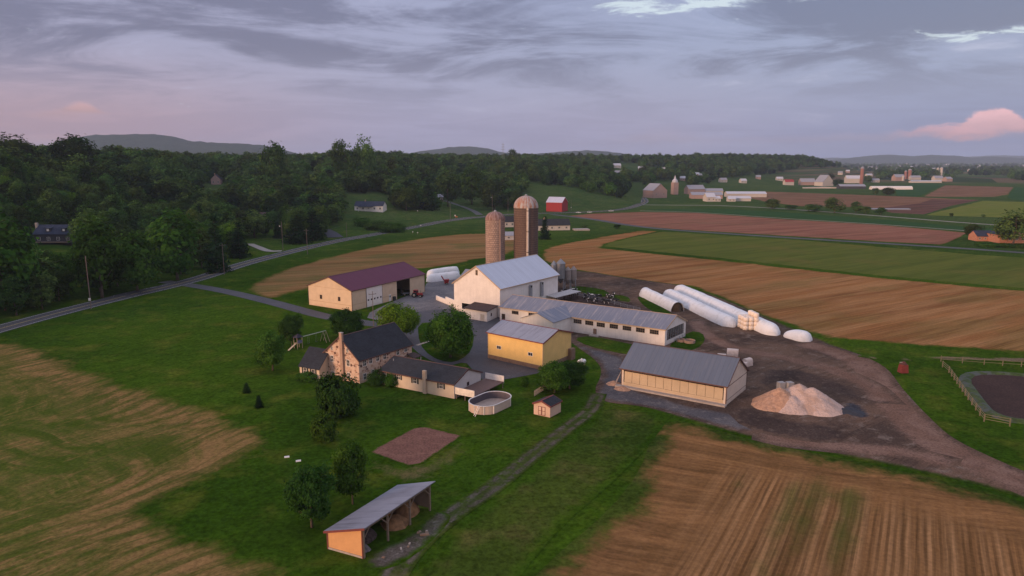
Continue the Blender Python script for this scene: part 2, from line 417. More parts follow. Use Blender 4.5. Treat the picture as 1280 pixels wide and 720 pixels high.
def winpx(par, fr, face, px, py, w, h, fm, gm, shut=None, **k):
    s, z = fr.hit(face, px, py); o = window(par, fr, face, s, z, w, h, fm, gm, **k)
    if shut:
        for q in (-1, 1):
            m = MB(); c = s+q*(w/2+.22); fbox(m, fr, face, c-.19, c+.19, z-h/2, z+h/2, -.045, -.003); m.build('shutter', shut, par, fr.u)
    return o
def panel(par, fr, face, s0, s1, z0, z1, mat, name, d=-.05, d1=-.003):
    m = MB(); fbox(m, fr, face, s0, s1, z0, z1, d, d1); return m.build(name, mat, par, fr.u)
# ================================================================ GROUND
def build_terrain():
    angs = [math.radians(a) for a in np.arange(-54, 54.01, .5)]
    coarse = [math.radians(a) for a in np.arange(60, 301, 12)]
    A = angs+coarse; n = len(A)
    R = []; r = 12.
    while r < 13500: R.append(r); r *= 1.022 if r < 2500 else 1.06
    R.append(13500.)
    vs = [(0, 0, 0)]
    for r in R:
        for a in A:
            x, y = r*math.sin(a), r*math.cos(a)
            vs.append((x, y, TH(x, y) if y > 0 else 0.))
    fs = [(0, 1+(i+1) % n, 1+i) for i in range(n)]
    for k in range(len(R)-1):
        for i in range(n):
            fs.append((1+k*n+i, 1+k*n+(i+1) % n, 1+(k+1)*n+(i+1) % n, 1+(k+1)*n+i))
    me = bpy.data.meshes.new('ground'); me.from_pydata(vs, [], fs); me.update()
    if me.polygons[5000].normal.z < 0: me.flip_normals()
    t = NT('ground_grass'); c, n3 = grass_color(t, 'lawn'); p = t.pos()
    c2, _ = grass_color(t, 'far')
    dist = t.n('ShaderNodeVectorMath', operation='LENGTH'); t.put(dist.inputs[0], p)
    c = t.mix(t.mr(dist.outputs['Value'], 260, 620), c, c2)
    # patchwork of far farmland: cells of crop, soil and woodland
    v = t.n('ShaderNodeTexVoronoi', feature='F1'); t.put(v.inputs['Vector'], t.scale(t.rot(p, .5), (.0045, .0022, 1))); v.inputs['Scale'].default_value = 1.
    r = t.n('ShaderNodeValToRGB'); t.put(r.inputs[0], t.sep(v.outputs['Color'])[0]); cr = r.color_ramp; cr.interpolation = 'CONSTANT'
    cols = [(0, (.045,.075,.028)), (.2, (.14,.10,.06)), (.36, (.03,.05,.022)), (.55, (.16,.13,.07)), (.68, (.07,.10,.03)), (.85, (.11,.07,.05))]
    for i, (q, cc) in enumerate(cols):
        e = cr.elements[i] if i < 2 else cr.elements.new(q)
        e.position = q; e.color = (*cc, 1)
    c = t.mix(t.mr(dist.outputs['Value'], 1500, 1900), c, r.outputs[0])
    m = t.bsdf(c, 1., bump=n3, bstr=.6, bdist=.12, spec=.0)
    me.materials.append(m); o = bpy.data.objects.new('ground', me); COL.objects.link(o); o['kind'] = 'structure'
    for pl in me.polygons: pl.use_smooth = True
build_terrain()
LVL = [0]
def inpoly(x, y, P):
    c = False; j = len(P)-1
    for i in range(len(P)):
        if (P[i][1] > y) != (P[j][1] > y) and x < (P[j][0]-P[i][0])*(y-P[i][1])/(P[j][1]-P[i][1])+P[i][0]: c = not c
        j = i
    return c
def resample(P, step, closed=True):
    out = []
    n = len(P)
    for i in range(n if closed else n-1):
        a, b = Vector(P[i]), Vector(P[(i+1) % n]); k = max(1, int((b-a).length/step))
        out += [a.lerp(b, j/k) for j in range(k)]
    if not closed: out.append(Vector(P[-1]))
    return out
def smooth_poly(P, it=2):
    for _ in range(it):
        Q = []
        for i in range(len(P)):
            a, b = Vector(P[i]), Vector(P[(i+1) % len(P)])
            Q += [a.lerp(b, .25), a.lerp(b, .75)]
        P = Q
    return P
def sheet(name, pix, mat, step=3., soft=2, world=None, jit=.0, lvl=None, kind='structure', label=None):
    P = world if world else [G0(*q) for q in pix]
    if soft: P = smooth_poly(P, soft)
    P = resample(P, step)
    if jit: P = [p+Vector((mnoise.noise(Vector((p.x*.3, p.y*.3, 1))), mnoise.noise(Vector((p.x*.3, p.y*.3, 9)))))*jit for p in P]
    n = len(P); xs = [p.x for p in P]; ys = [p.y for p in P]
    gx = np.arange(min(xs), max(xs), step); gy = np.arange(min(ys), max(ys), step)
    PA_ = np.array([(p.x, p.y) for p in P]); PB_ = np.roll(PA_, -1, 0); D = PB_-PA_; L2 = (D**2).sum(1)+1e-9
    def edists(Q):
        out = []
        for c in range(0, len(Q), 2000):
            q = Q[c:c+2000]; w = q[:, None, :]-PA_[None]; t = np.clip((w*D).sum(2)/L2, 0, 1)[..., None]
            out.append(np.sqrt(((w-D*t)**2).sum(2).min(1)))
        return np.concatenate(out) if out else np.zeros(0)
    X, Y = np.meshgrid(gx, gy); X = X+(np.arange(len(gy))[:, None] % 2)*step/2; Q = np.stack([X.ravel(), Y.ravel()], 1)
    ins = np.zeros(len(Q), bool)
    for i in range(n):
        (ax, ay), (bx, by) = PA_[i], PB_[i]
        if ay == by: continue
        ins ^= ((ay > Q[:, 1]) != (by > Q[:, 1])) & (Q[:, 0] < (bx-ax)*(Q[:, 1]-ay)/(by-ay)+ax)
    Q = Q[ins]; Q = Q[edists(Q) > step*.35] if len(Q) else Q
    inner = [tuple(q) for q in Q]
    pts = list(P)+[Vector(q[:2]) for q in inner]
    r = delaunay_2d_cdt(pts, [], [list(range(n))], 1, 1e-5)
    LVL[0] += 1; z = .002*(lvl if lvl else LVL[0])
    me = bpy.data.meshes.new(name)
    me.from_pydata([(p.x, p.y, z+TH(p.x, p.y)) for p in r[0]], [], [tuple(f) for f in r[2]]); me.update()
    if len(me.polygons) and sum(p.normal.z for p in me.polygons) < 0: me.flip_normals()
    at = me.attributes.new('edge', 'FLOAT', 'POINT')
    at.data.foreach_set('value', edists(np.array([(p.x, p.y) for p in r[0]])))
    me.materials.append(mat); o = bpy.data.objects.new(name, me); COL.objects.link(o); o['kind'] = kind
    return o
def ribbon_pts(line, w):
    L = resample(line, 2.5, False); l, r = [], []
    for i, p in enumerate(L):
        d = (L[min(i+1, len(L)-1)]-L[max(i-1, 0)]).normalized(); n = Vector((-d.y, d.x)); l.append(p+n*w/2); r.append(p-n*w/2)
    return l+r[::-1]
def crspline(P, k=8):
    P = [Vector(p) for p in P]; Q = [P[0]*2-P[1]]+P+[P[-1]*2-P[-2]]; out = []
    for i in range(1, len(Q)-2):
        for j in range(k):
            t = j/k; a, b, c, d = Q[i-1:i+3]
            out.append(.5*((2*b)+(c-a)*t+(2*a-5*b+4*c-d)*t*t+(3*b-3*c+d-a)*t**3))
    out.append(P[-1]); return out

M_lawn_rough = ground_mat('rough_grass', 'rough')
# --- mown hay field at lower left
def own_hay(t):
    p = t.pos(); e = t.attr('edge')
    wv = t.n('ShaderNodeTexNoise'); t.put(wv.inputs['Vector'], p); wv.inputs['Scale'].default_value = .018; wv.inputs['Detail'].default_value = 1.5
    ws = t.n('ShaderNodeVectorMath', operation='SCALE'); t.put(ws.inputs[0], wv.outputs['Color']); ws.inputs['Scale'].default_value = 34.
    pw = t.n('ShaderNodeVectorMath', operation='ADD'); t.put(pw.inputs[0], p); t.put(pw.inputs[1], ws.outputs[0]); pw = pw.outputs[0]
    r1 = t.rot(pw, -.75); r2 = t.rot(pw, .55)
    sw1 = t.noise(t.scale(r1, (.22, .03, 1)), 1., 6, .68, .6); sw2 = t.noise(t.scale(r2, (.5, .03, 1)), 1., 5, .65, .3)
    blot = t.noise(p, .028, 5, .6, .5); fine = t.noise(p, 1.8, 4, .72)
    rim = t.mr(t.math('ADD', e, t.math('MULTIPLY', t.math('SUBTRACT', blot, .5), 26)), 0, 19, 1., .0)
    g = t.mix(t.mr(sw1, .30, .70), (.050,.078,.009), (.088,.108,.020))
    tan = t.mix(t.mr(sw2, .38, .60), (.11,.085,.028), (.245,.145,.058))
    f = t.math('ADD', t.math('MULTIPLY', rim, .95), t.mr(t.math('ADD', t.math('MULTIPLY', sw1, .6), t.math('MULTIPLY', blot, .5)), .50, .66, 0, .62), clamp=True)
    f = t.math('MULTIPLY', f, t.mr(sw2, .3, .6, .35, 1.))
    thin = t.noise(t.scale(r2, (1.6, .05, 1)), 1., 3, .65, .3); f = t.math('ADD', f, t.mr(thin, .52, .70, 0, .45), clamp=True)
    c = t.mix(f, g, tan); h = t.n('ShaderNodeHueSaturation'); t.put(h.inputs['Color'], c); t.put(h.inputs['Value'], t.mr(fine, .28, .72, .62, 1.4, False))
    return h.outputs[0], fine
sheet('hay_field', [(-160,448),(0,424),(49,430),(89,451),(195,488),(284,517),(350,545),(352,560),(289,589),(213,622),(196,645),(267,669),(360,700),(450,745),(470,900),(-300,900)],
      sheet_mat('mown_hay', own_hay, 5., 4.5, ragscale=.12), 3., 1)
# --- tan field behind the red roofed shed
M_hayfar = sheet_mat('cut_field', own_stubble((.225,.120,.048), (.18,.095,.038), (.28,.165,.07), math.radians(70), 2.5, 9., (.11,.11,.035), .6), 4., 3.5, ragscale=.08)
sheet('cut_hay_field', [(300,364),(325,348),(360,334),(420,318),(490,303),(560,293),(615,291),(655,295),(662,303),(640,318),(600,324),(572,330),(535,336),(500,338),(440,350),(385,360),(340,377)], M_hayfar, 4., 2)
# --- big tan field on the right
M_stub_far = sheet_mat('stubble_far', own_stubble((.275,.125,.048), (.20,.088,.034), (.35,.185,.080), math.radians(58), 2.4, 11., (.16,.125,.04), .35), 3., 3., ragscale=.1)
sheet('stubble_field', [(676,312),(700,305),(740,298),(762,294),(800,288),(826,289),(790,297),(758,305),(752,310),(830,318),(900,325),(1000,336),(1100,347),(1280,363),(1500,380),(1500,470),(1280,441),(1150,432),(1030,423),(960,398),(900,372),(860,358),(800,352),(740,342),(700,334),(676,326)], M_stub_far, 5., 0)
# --- green crop
def own_crop(c1, c2, c3, ang):
    def f(t):
        p = t.pos(); r = t.rot(p, ang); a = t.noise(t.scale(r, (.12, .004, 1)), 1., 4, .6); b = t.noise(p, .02, 5, .6); d = t.noise(t.scale(r, (1.2, .05, 1)), 1., 3, .7)
        c = t.mix(t.mr(a, .38, .62), c1, c2); c = t.mix(t.mr(b, .5, .7, 0, .7), c, c3)
        h = t.n('ShaderNodeHueSaturation'); t.put(h.inputs['Color'], c); t.put(h.inputs['Value'], t.mr(d, .3, .7, .8, 1.2, False)); return h.outputs[0], d
    return f
M_crop = sheet_mat('crop_yellow_green', own_crop((.082,.105,.022), (.110,.125,.028), (.14,.12,.035), math.radians(58)), 2., 2., ragscale=.1)
sheet('green_crop_field', [(826,289),(1000,300),(1220,318),(1320,324),(1560,340),(1560,384),(1280,361),(1100,345),(1000,334),(900,323),(830,316),(752,308),(758,304),(790,296)], M_crop, 5., 0)
# --- reddish soil strip
M_soil = sheet_mat('pink_soil', own_stubble((.245,.105,.070), (.20,.085,.058), (.29,.14,.095), math.radians(62), 3., 10., (.16,.11,.06), .3), 2., 1.5, ragscale=.1)
sheet('bare_soil_field', [(706,270),(740,267),(800,265),(870,266),(980,274),(1100,281),(1212,291),(1195,300),(1180,306),(1100,302),(1000,296),(900,290),(850,287),(790,282)], M_soil, 5., 0)
M_dgreen = sheet_mat('dark_crop', own_crop((.028,.070,.025), (.035,.085,.03), (.05,.09,.03), math.radians(62)), 2., 1., ragscale=.1)
sheet('dark_crop_strip', [(800,262),(830,261),(900,261),(980,265),(1100,274),(1215,284),(1500,301),(1500,309),(1215,289),(1100,280),(980,272),(870,265)], M_dgreen, 5., 0)
M_dsoil = sheet_mat('dark_soil', own_stubble((.13,.065,.052), (.10,.052,.042), (.17,.09,.07), math.radians(62), 4., 14., (.09,.07,.04), .3), 0)
M_bsoil = sheet_mat('brown_soil', own_stubble((.20,.105,.065), (.165,.085,.052), (.24,.135,.085), math.radians(62), 4., 14., (.12,.09,.045), .4), 3., 3., ragscale=.06, under='far')
sheet('brown_field', [(900,240),(960,239.5),(1060,243),(1140,246),(1225,250),(1190,257),(1155,268),(1120,266),(1085,259),(1000,258),(955,252)], M_bsoil, 8., 0)
sheet('ploughed_field', [(1225,250),(1190,257),(1155,268),(1115,266),(1095,261),(1150,254),(1165,249)], M_dsoil, 8., 0)
sheet('stubble_patch', [(1180,231.5),(1268,234),(1262,243),(1245,246),(1210,246),(1152,246)], M_bsoil, 10., 0)
M_lime = sheet_mat('lime_crop', own_crop((.13,.155,.032), (.155,.17,.038), (.16,.15,.045), math.radians(62)), 2., 2., ragscale=.06, under='far')
sheet('lime_crop_field', [(1227,251),(1300,253),(1400,256),(1400,280),(1290,273),(1220,271),(1153,269)], M_lime, 8., 0)
sheet('green_wheat_field', [(1140,229),(1185,230),(1165,238),(1150,246),(1120,245),(1118,238)], M_dgreen, 10., 0)
sheet('green_wheat_field', [(1268,234),(1400,238),(1400,254),(1300,251),(1262,250),(1258,246)], M_dgreen, 10., 0)
# pale far lanes
M_lane = sheet_mat('pale_lane', own_dirt((.27,.25,.23), (.33,.31,.28), (.22,.20,.17)), 0)
def lane(name, pix, w, mat, k=8, st=None): return sheet(name, None, mat, st if st else 4. if w < 3 or w > 4.9 else .9, 0, world=ribbon_pts(crspline([G0(*q) for q in pix], k), w))
lane('farm_lane', [(800,256),(850,256.5),(900,257),(980,261),(1100,270),(1200,278),(1330,287)], 5., M_lane)
lane('farm_lane', [(800,263.5),(870,265.5),(980,273),(1100,280.5),(1215,289)], 2.5, M_lane)
M_asph_far = sheet_mat('asphalt_far', own_dirt((.10,.10,.11), (.12,.12,.13), (.085,.085,.09)), 0)
lane('back_road', [(690,268),(740,274),(790,282),(850,288),(1000,298),(1180,309),(1280,316),(1500,332)], 6.5, M_asph_far)
# --- dirt yard
own_yard = own_dirt((.075,.052,.042), (.145,.092,.066), (.20,.155,.13), .05, .4, .9)
M_yard = sheet_mat('yard_dirt', own_yard, 1.4, 1.1, ragscale=.25, under='rough')
sheet('dirt_yard', [(640,352),(700,338),(735,339),(770,345),(810,351),(850,356),(900,371),(960,397),(1015,420),(1045,432),(1088,452),(1093,466),(1105,487),(1135,522),(1180,559),(1280,602),(1400,645),(1700,762),(1660,800),(1400,672),(1280,622),(1190,598),(1100,579),(1040,567),(960,551),(900,537),(840,519),(800,507),(752,503),(742,488),(752,470),(752,452),(724,432),(712,424),(712,408),(700,392),(690,375),(650,368)], M_yard, 2.5, 1)
own_gravel = own_dirt((.135,.13,.14), (.19,.18,.185), (.25,.225,.215), .08, .7)
M_gravel = sheet_mat('gravel', own_gravel, 0)
def own_worn(t):
    c, b = own_dirt((.088,.074,.055), (.125,.108,.09), (.06,.062,.025), .12, .8)(t); g, _ = grass_color(t, 'rough')
    e = t.attr('edge'); n = t.noise(t.pos(), .55, 5, .7); tr = t.mr(t.math('ABSOLUTE', t.math('SUBTRACT', e, .85)), .15, .6, 1., .25)
    return t.mix(t.math('MULTIPLY', tr, t.mr(n, .36, .56)), g, c), b
M_gravel_soft = sheet_mat('gravel_lane', own_worn, .6, .5, ragscale=.5, under='rough')
M_gravel_soft2 = sheet_mat('gravel_lane_b', own_dirt((.105,.088,.072), (.15,.13,.115), (.065,.070,.025), .12, .8), 1.0, .9, ragscale=.45, under='rough')
sheet('gravel_yard', [(712,410),(722,428),(752,438),(775,444),(790,452),(782,468),(790,486),(850,503),(905,514),(960,520),(1000,530),(990,545),(940,543),(900,534),(840,517),(800,507),(752,503),(742,488),(752,470),(750,454),(722,434),(711,426)], sheet_mat('gravel_blend', own_dirt((.085,.080,.088), (.125,.115,.12), (.19,.165,.155), .08, .5), 2.0, 1.6, ragscale=.2, under=own_yard), 2., 2)
M_track = sheet_mat('dirt_track', own_dirt((.165,.098,.072), (.215,.135,.105), (.11,.07,.055), .12, .6), 2.2, 1.6, ragscale=.3, under=own_yard)
lane('dirt_track', [(1000,428),(1045,441),(1080,458),(1100,485),(1125,515),(1160,548),(1230,584),(1300,612),(1400,655),(1640,755)], 8.5, M_track, st=1.3)
lane('dirt_track', [(868,400),(885,420),(930,438),(985,448),(1040,462),(1085,482),(1110,505)], 6.5, M_track, st=1.3)
lane('dirt_track', [(940,545),(1000,553),(1070,560),(1130,566),(1200,582)], 6., M_track, st=1.3)
M_dark = sheet_mat('dark_earth', own_dirt((.050,.036,.032), (.075,.052,.044), (.12,.09,.075), .15, .9), 2.2, 2.4, ragscale=.3, under=own_yard)
sheet('dark_earth', [(945,462),(990,458),(1050,475),(1085,495),(1060,500),(1035,490),(1000,478),(965,484),(945,490)], M_dark, 1.5, 1)
sheet('dark_earth', [(905,512),(950,508),(980,524),(1040,530),(1080,545),(1040,556),(980,548),(930,536)], M_dark, 1.5, 1)
# --- asphalt
own_asph = own_dirt((.050,.050,.062), (.064,.063,.076), (.082,.078,.088), .07, .3)
M_asph = sheet_mat('asphalt', own_asph, 0, rough=.75, spec=.4)
M_asph_edge = sheet_mat('asphalt_edge', own_asph, 0, rough=.75, spec=.4)
sheet('gravel_apron', [(452,396),(490,377),(530,362),(534,352),(556,346),(577,346),(572,380),(600,386),(590,396),(560,398),(520,400),(480,402)], M_gravel, 2.5, 1)
sheet('asphalt_yard', [(462,404),(500,393),(560,385),(600,388),(632,396),(650,396),(640,403),(622,406),(612,420),(608,440),(640,452),(680,464),(668,468),(622,476),(606,478),(590,462),(582,452),(560,458),(530,448),(505,425),(480,418)], M_asph, 2.5, 1)
ROADL = [(-260,492),(-120,447),(0,411),(113,381),(240,350.5),(310,328.5),(400,306),(460,294.5),(520,283.5),(560,276.5),(608,270.5),(650,267.5),(700,266),(745,264.5),(778,261.5),(796,257),(806,252),(803,247)]
lane('driveway', [(205,352),(247,358),(290,366),(340,378),(400,394),(440,401),(480,406),(520,402)], 5.2, M_asph_edge)
RL = crspline([G0(*q) for q in ROADL], 10)
own_road = own_dirt((.085,.085,.096), (.098,.097,.107), (.075,.075,.084), .05, .4)
road = sheet('road', None, sheet_mat('road_asphalt', own_road, 0, rough=.8), 3., 0, world=ribbon_pts(RL, 8.4))
M_white = m_plain('road_paint_white', (.55,.55,.54), .7, sc=.5); M_yel = m_plain('road_paint_yellow', (.50,.38,.10), .7, sc=.5)
def offs(line, o):
    out = []
    for i, p in enumerate(line):
        d = (line[min(i+1, len(line)-1)]-line[max(i-1, 0)]).normalized(); out.append(p+Vector((-d.y, d.x))*o)
    return out
for nm, o, w, m in (('edge_line', 3.55, .16, M_white), ('edge_line', -3.55, .16, M_white), ('centre_line', .17, .13, M_yel), ('centre_line', -.17, .13, M_yel)):
    sheet(nm, None, m, 6., 0, world=ribbon_pts(offs(RL, o), w))
# --- side roads to the left of the road (on the slope: draped)
def drape(name, pix, w, mat, lift=.12):
    P = crspline([Vector(G(*q)[:2]) for q in pix], 10); P = resample(P, 2., False); m = MB()
    for i, p in enumerate(P):
        d = (P[min(i+1, len(P)-1)]-P[max(i-1, 0)]).normalized(); n = Vector((-d.y, d.x))
        for k in (-.5, -.17, .17, .5):
            q = p+n*w*k; m.v.append((q.x, q.y, TH(q.x, q.y)+lift))
    for i in range(len(P)-1):
        for k in range(3): m.f.append((i*4+k, i*4+k+1, i*4+5+k, i*4+4+k))
    o = m.build(name, mat); o['kind'] = 'structure'
    if o.data.polygons[0].normal.z < 0: o.data.flip_normals()
    return o
drape('side_road', [(600,269),(592,264),(580,259),(568,255),(556,251)], 6., m_plain('asphalt_side', (.085,.085,.095), .9), .2)
drape('driveway', [(352,314),(336,314),(322,309),(312,305)], 4.5, m_plain('concrete_drive', (.30,.27,.25), .9), .2)
drape('driveway', [(420,297),(412,291),(404,287)], 9., m_plain('asphalt_drive', (.05,.05,.07), .9), .2)
# --- garden soil
sheet('garden_soil', [(461,565),(524,531.5),(578,545),(518,586)], sheet_mat('garden', own_dirt((.165,.085,.068), (.20,.105,.082), (.13,.07,.055), .3, .8), .5, .4, ragscale=.8), 1.5, 0)
sheet('worn_lawn', [(466,571),(515,588),(572,552),(600,545),(560,590),(512,612),(462,590)], sheet_mat('worn_grass', own_dirt((.08,.085,.028), (.13,.105,.045), (.05,.075,.018), .3, 1.2), 2.5, 2.5, ragscale=.5), 1.5, 1)
# --- stubble field lower right
M_stub = sheet_mat('stubble_near', own_stubble((.235,.118,.048), (.170,.088,.036), (.31,.17,.078), math.radians(30.6), .9, 5.5, (.075,.080,.018), .85, head=16.), 4., 5., ragscale=.09, under='rough')
sheet('stubble_field', [(838,524),(880,533),(960,556),(1040,571),(1100,583),(1190,604),(1280,628),(1420,674),(1680,775),(1750,900),(560,900),(610,800),(655,735),(700,690),(760,640),(800,590),(815,545)], M_stub, 3., 1)
sheet('rough_grass_strip', [(752,508),(800,512),(836,524),(812,556),(770,600),(700,660),(650,720),(600,800),(470,800),(520,715),(580,655),(640,610),(700,560),(738,525)],
      sheet_mat('rough_strip', lambda t: grass_color(t, 'rough'), 2., 2.), 3., 1)
lane('gravel_lane', [(748,492),(738,512),(716,530),(690,550),(652,580),(612,612),(570,640),(535,668),(505,700),(480,740)], 3.4, M_gravel_soft)
sheet('gravel_patch', [(452,700),(482,684),(512,668),(528,655),(540,640),(555,640),(566,648),(545,672),(520,694),(490,712),(460,712)], sheet_mat('shed_floor', own_dirt((.075,.062,.05), (.12,.105,.095), (.19,.17,.16), .3, 1.2), 1.2, .8, ragscale=.5), 1.5, 1)
# --- grass laid back over the yards
def grass_patch(pix, step=2., rag=1.2, own='lawn'):
    def o(t): return grass_color(t, own)
    return sheet('lawn', pix, sheet_mat('lawn_patch', o, 0), step, 1)
grass_patch([(716,423),(740,420),(800,433),(832,436),(800,446),(765,440),(735,433)])
grass_patch([(830,436),(862,414),(878,416),(882,426),(872,436),(855,440)])
grass_patch([(522,404),(545,403),(585,404),(593,418),(590,438),(577,450),(560,454),(538,446),(524,430)])
grass_patch([(715,357),(752,361),(764,368),(752,372),(714,366)]); grass_patch([(762,368),(784,370),(790,378),(768,381)])
grass_patch([(796,370),(808,374),(832,386),(845,397),(836,398),(812,388),(800,378)])
sheet('wet_patch', [(1046,506),(1060,501),(1080,507),(1092,520),(1078,528),(1056,520)], sheet_mat('wet_soil', own_dirt((.045,.045,.055), (.06,.06,.07), (.09,.08,.08), .3, .9), 1.2, 1.4, under=own_yard), 1.5, 1)
sheet('yard_mud', [(640,362),(690,356),(720,364),(760,374),(800,380),(790,390),(700,376),(648,372)], sheet_mat('mud', own_dirt((.050,.034,.030), (.07,.05,.045), (.11,.085,.075), .2, .8), 1.5, 1.6, ragscale=.3, under=own_yard), 2., 1)
# --- manure lagoon: a sunk-looking basin is really a low earth bank round a sheet of slurry
LP = [(1204,468),(1262,468),(1300,474),(1380,500),(1380,545),(1300,528),(1248,522),(1226,500)]
sheet('slurry', LP, sheet_mat('slurry', own_dirt((.050,.030,.026), (.062,.038,.032), (.042,.027,.024), .05, .2), 0, rough=.8, spec=.05), 3., 1)
def bank():
    P = smooth_poly([G0(*q) for q in LP], 2); n = len(P); c = sum(P, Vector((0, 0)))/n; m = MB()
    for p in P:
        d = (p-c).normalized()
        for o, z in ((-.6, .03), (.1, .35), (.9, .45), (2.2, .02)): q = p+d*o; m.v.append((q.x, q.y, z))
    for i in range(n):
        j = (i+1) % n
        for k in range(3): m.f.append((i*4+k, i*4+k+1, j*4+k+1, j*4+k))
    t = NT('lagoon_bank'); g, _ = grass_color(t, 'rough'); nn = t.noise(t.pos(), .4, 5, .7)
    o = m.build('lagoon_bank', t.bsdf(t.mix(t.mr(nn, .45, .6), g, (.075,.085,.08)), .8)); o['kind'] = 'structure'
bank()
sheet('field_path', [(1060,444),(1110,447),(1200,445),(1400,452),(1400,458),(1200,450),(1110,452)], sheet_mat('path_worn', own_dirt((.15,.11,.07), (.2,.15,.1), (.08,.08,.03)), 1., 1.2), 2., 1)
# ================================================================ BUILDINGS
K = dict
m_tancream = m_siding('cream_siding', (.62,.47,.33), .23, True, (.40,.24,.15), .35)
m_white_wall = m_siding('white_render', (.74,.69,.66), 1.2, True, (.40,.33,.29), .45)
m_whiteboard = m_siding('white_boards', (.74,.69,.66), .25, True, (.45,.38,.34), .35)
m_yellow = m_siding('yellow_siding', (.76,.51,.19), .23, True, (.45,.28,.10), .3)
m_tanpanel = m_siding('tan_panel', (.52,.40,.27), .23, True, (.38,.24,.15), .4)
m_orange = m_siding('orange_siding', (.62,.33,.15), .18, True, (.45,.22,.12), .3)
m_vinyl = m_siding('beige_vinyl', (.60,.49,.38), .12, False, (.40,.28,.20), .25)
m_greyvinyl = m_siding('grey_vinyl', (.50,.47,.47), .12, False, (.35,.3,.28), .2)
m_stonew = m_stone('field_stone')
m_roofw = m_metalroof('white_metal_roof', (.50,.53,.62), (.42,.43,.50), .9, .4, .35)
m_roofg = m_metalroof('weathered_metal_roof', (.165,.18,.235), (.36,.33,.335), .75, .5, .85)
m_roofd = m_metalroof('grey_metal_roof', (.105,.125,.17), (.16,.165,.195), .9, .5, .5)
m_roofy = m_metalroof('striped_metal_roof', (.26,.275,.34), (.15,.145,.17), .9, .5, .8)
m_roofp = m_metalroof('maroon_metal_roof', (.115,.030,.060), (.10,.026,.05), .9, .65, .25)
m_roofs = m_metalroof('lean_roof', (.24,.25,.31), (.13,.13,.16), .9, .4, .8)
m_shing = m_shingle('charcoal_shingle', (.028,.030,.037)); m_shing2 = m_shingle('brown_shingle', (.060,.042,.042))
m_trimred = m_plain('maroon_trim', (.17,.045,.045), .6); m_trimw = m_plain('white_trim', (.72,.68,.65), .5); m_trimt = m_plain('tan_trim', (.45,.31,.20), .6)
m_trimdark = m_plain('dark_trim', (.10,.05,.045), .6)
m_found = m_plain('stained_block', (.22,.14,.10), .9, dirt=(.10,.07,.05)); m_conc = m_plain('concrete', (.38,.33,.30), .9, dirt=(.25,.19,.15))
m_dark = m_plain('dark_inside', (.03,.026,.024), .9); m_glassd = m_glass('window_glass')
m_wood = m_plain('weathered_wood', (.22,.16,.12), .9, sc=3.); m_darkwood = m_plain('dark_wood', (.06,.04,.03), .9)
m_black = m_plain('black_shutter', (.03,.035,.035), .7); m_brickchim = m_brick('chimney_brick', (.42,.27,.20), (.33,.20,.15), (.48,.37,.30))
m_gray = m_plain('grey_steel', (.30,.31,.34), .45, .3)

def shell(name, label, cat, fr, h, ridge, axis, wall, roof, ops={}, oh=.35, ohg=.3, group=None, trim=None, found=None):
    o = thing(name, label, cat, fr.P(0, 0, 0), group)
    gable_walls(fr, h, ridge, axis, ops).build('wall', wall, o, fr.u)
    r = gable_roof(fr, h, ridge, axis, oh, ohg).build('roof', roof, o, fr.v if axis == 'V' else fr.u)
    if trim:
        m = MB(); L, Wd = (fr.lv, fr.lu) if axis == 'V' else (fr.lu, fr.lv); sl = (ridge-h)/(Wd/2)
        def q(l, w, z): return fr.P(w, l, z) if axis == 'V' else fr.P(l, w, z)
        for l0, l1 in ((-ohg-.05, -ohg-.003), (L+ohg+.003, L+ohg+.05)):
            for w0, w1, z0, z1 in ((-oh, Wd/2, h-sl*oh, ridge), (Wd/2, Wd+oh, ridge, h-sl*oh)):
                m.hexa([q(l0, w0, z0-.16), q(l1, w0, z0-.16), q(l1, w1, z1-.16), q(l0, w1, z1-.16), q(l0, w0, z0+.15), q(l1, w0, z0+.15), q(l1, w1, z1+.15), q(l0, w1, z1+.15)])
        ze = h-sl*oh
        for w0, w1 in ((-oh-.05, -oh-.003), (Wd+oh+.003, Wd+oh+.05)):
            m.hexa([q(l, w, z) for z in (ze-.1, ze+.13) for l, w in ((-ohg-.05, w0), (L+ohg+.05, w0), (L+ohg+.05, w1), (-ohg-.05, w1))])
        # ridge cap
        m.hexa([q(l, w, z) for z in (ridge+.10, ridge+.17) for l, w in ((-ohg+.01, Wd/2-.14), (L+ohg-.01, Wd/2-.14), (L+ohg-.01, Wd/2+.14), (-ohg+.01, Wd/2+.14))])
        m.build('trim', trim, o)
    if found:
        m = MB(); fh = found[1]
        for f in 'AB': fbox(m, fr, f, -.04 if f == 'A' else .0, (fr.lu if f == 'A' else fr.lv)+(.04), 0, fh, -.04 if f == 'A' else -.041, -.003)
        m.build('foundation', found[0], o, fr.u)
    return o
def corner_posts(o, fr, h, mat, w=.16):
    for a, b in ((-.03, -.03), (fr.lu-w+.03, -.03), (-.03, fr.lv-w+.03)):
        MB().lbox(fr, a-.01, a+w, b-.01, b+w, .02, h-.15).build('corner_trim', mat, o)
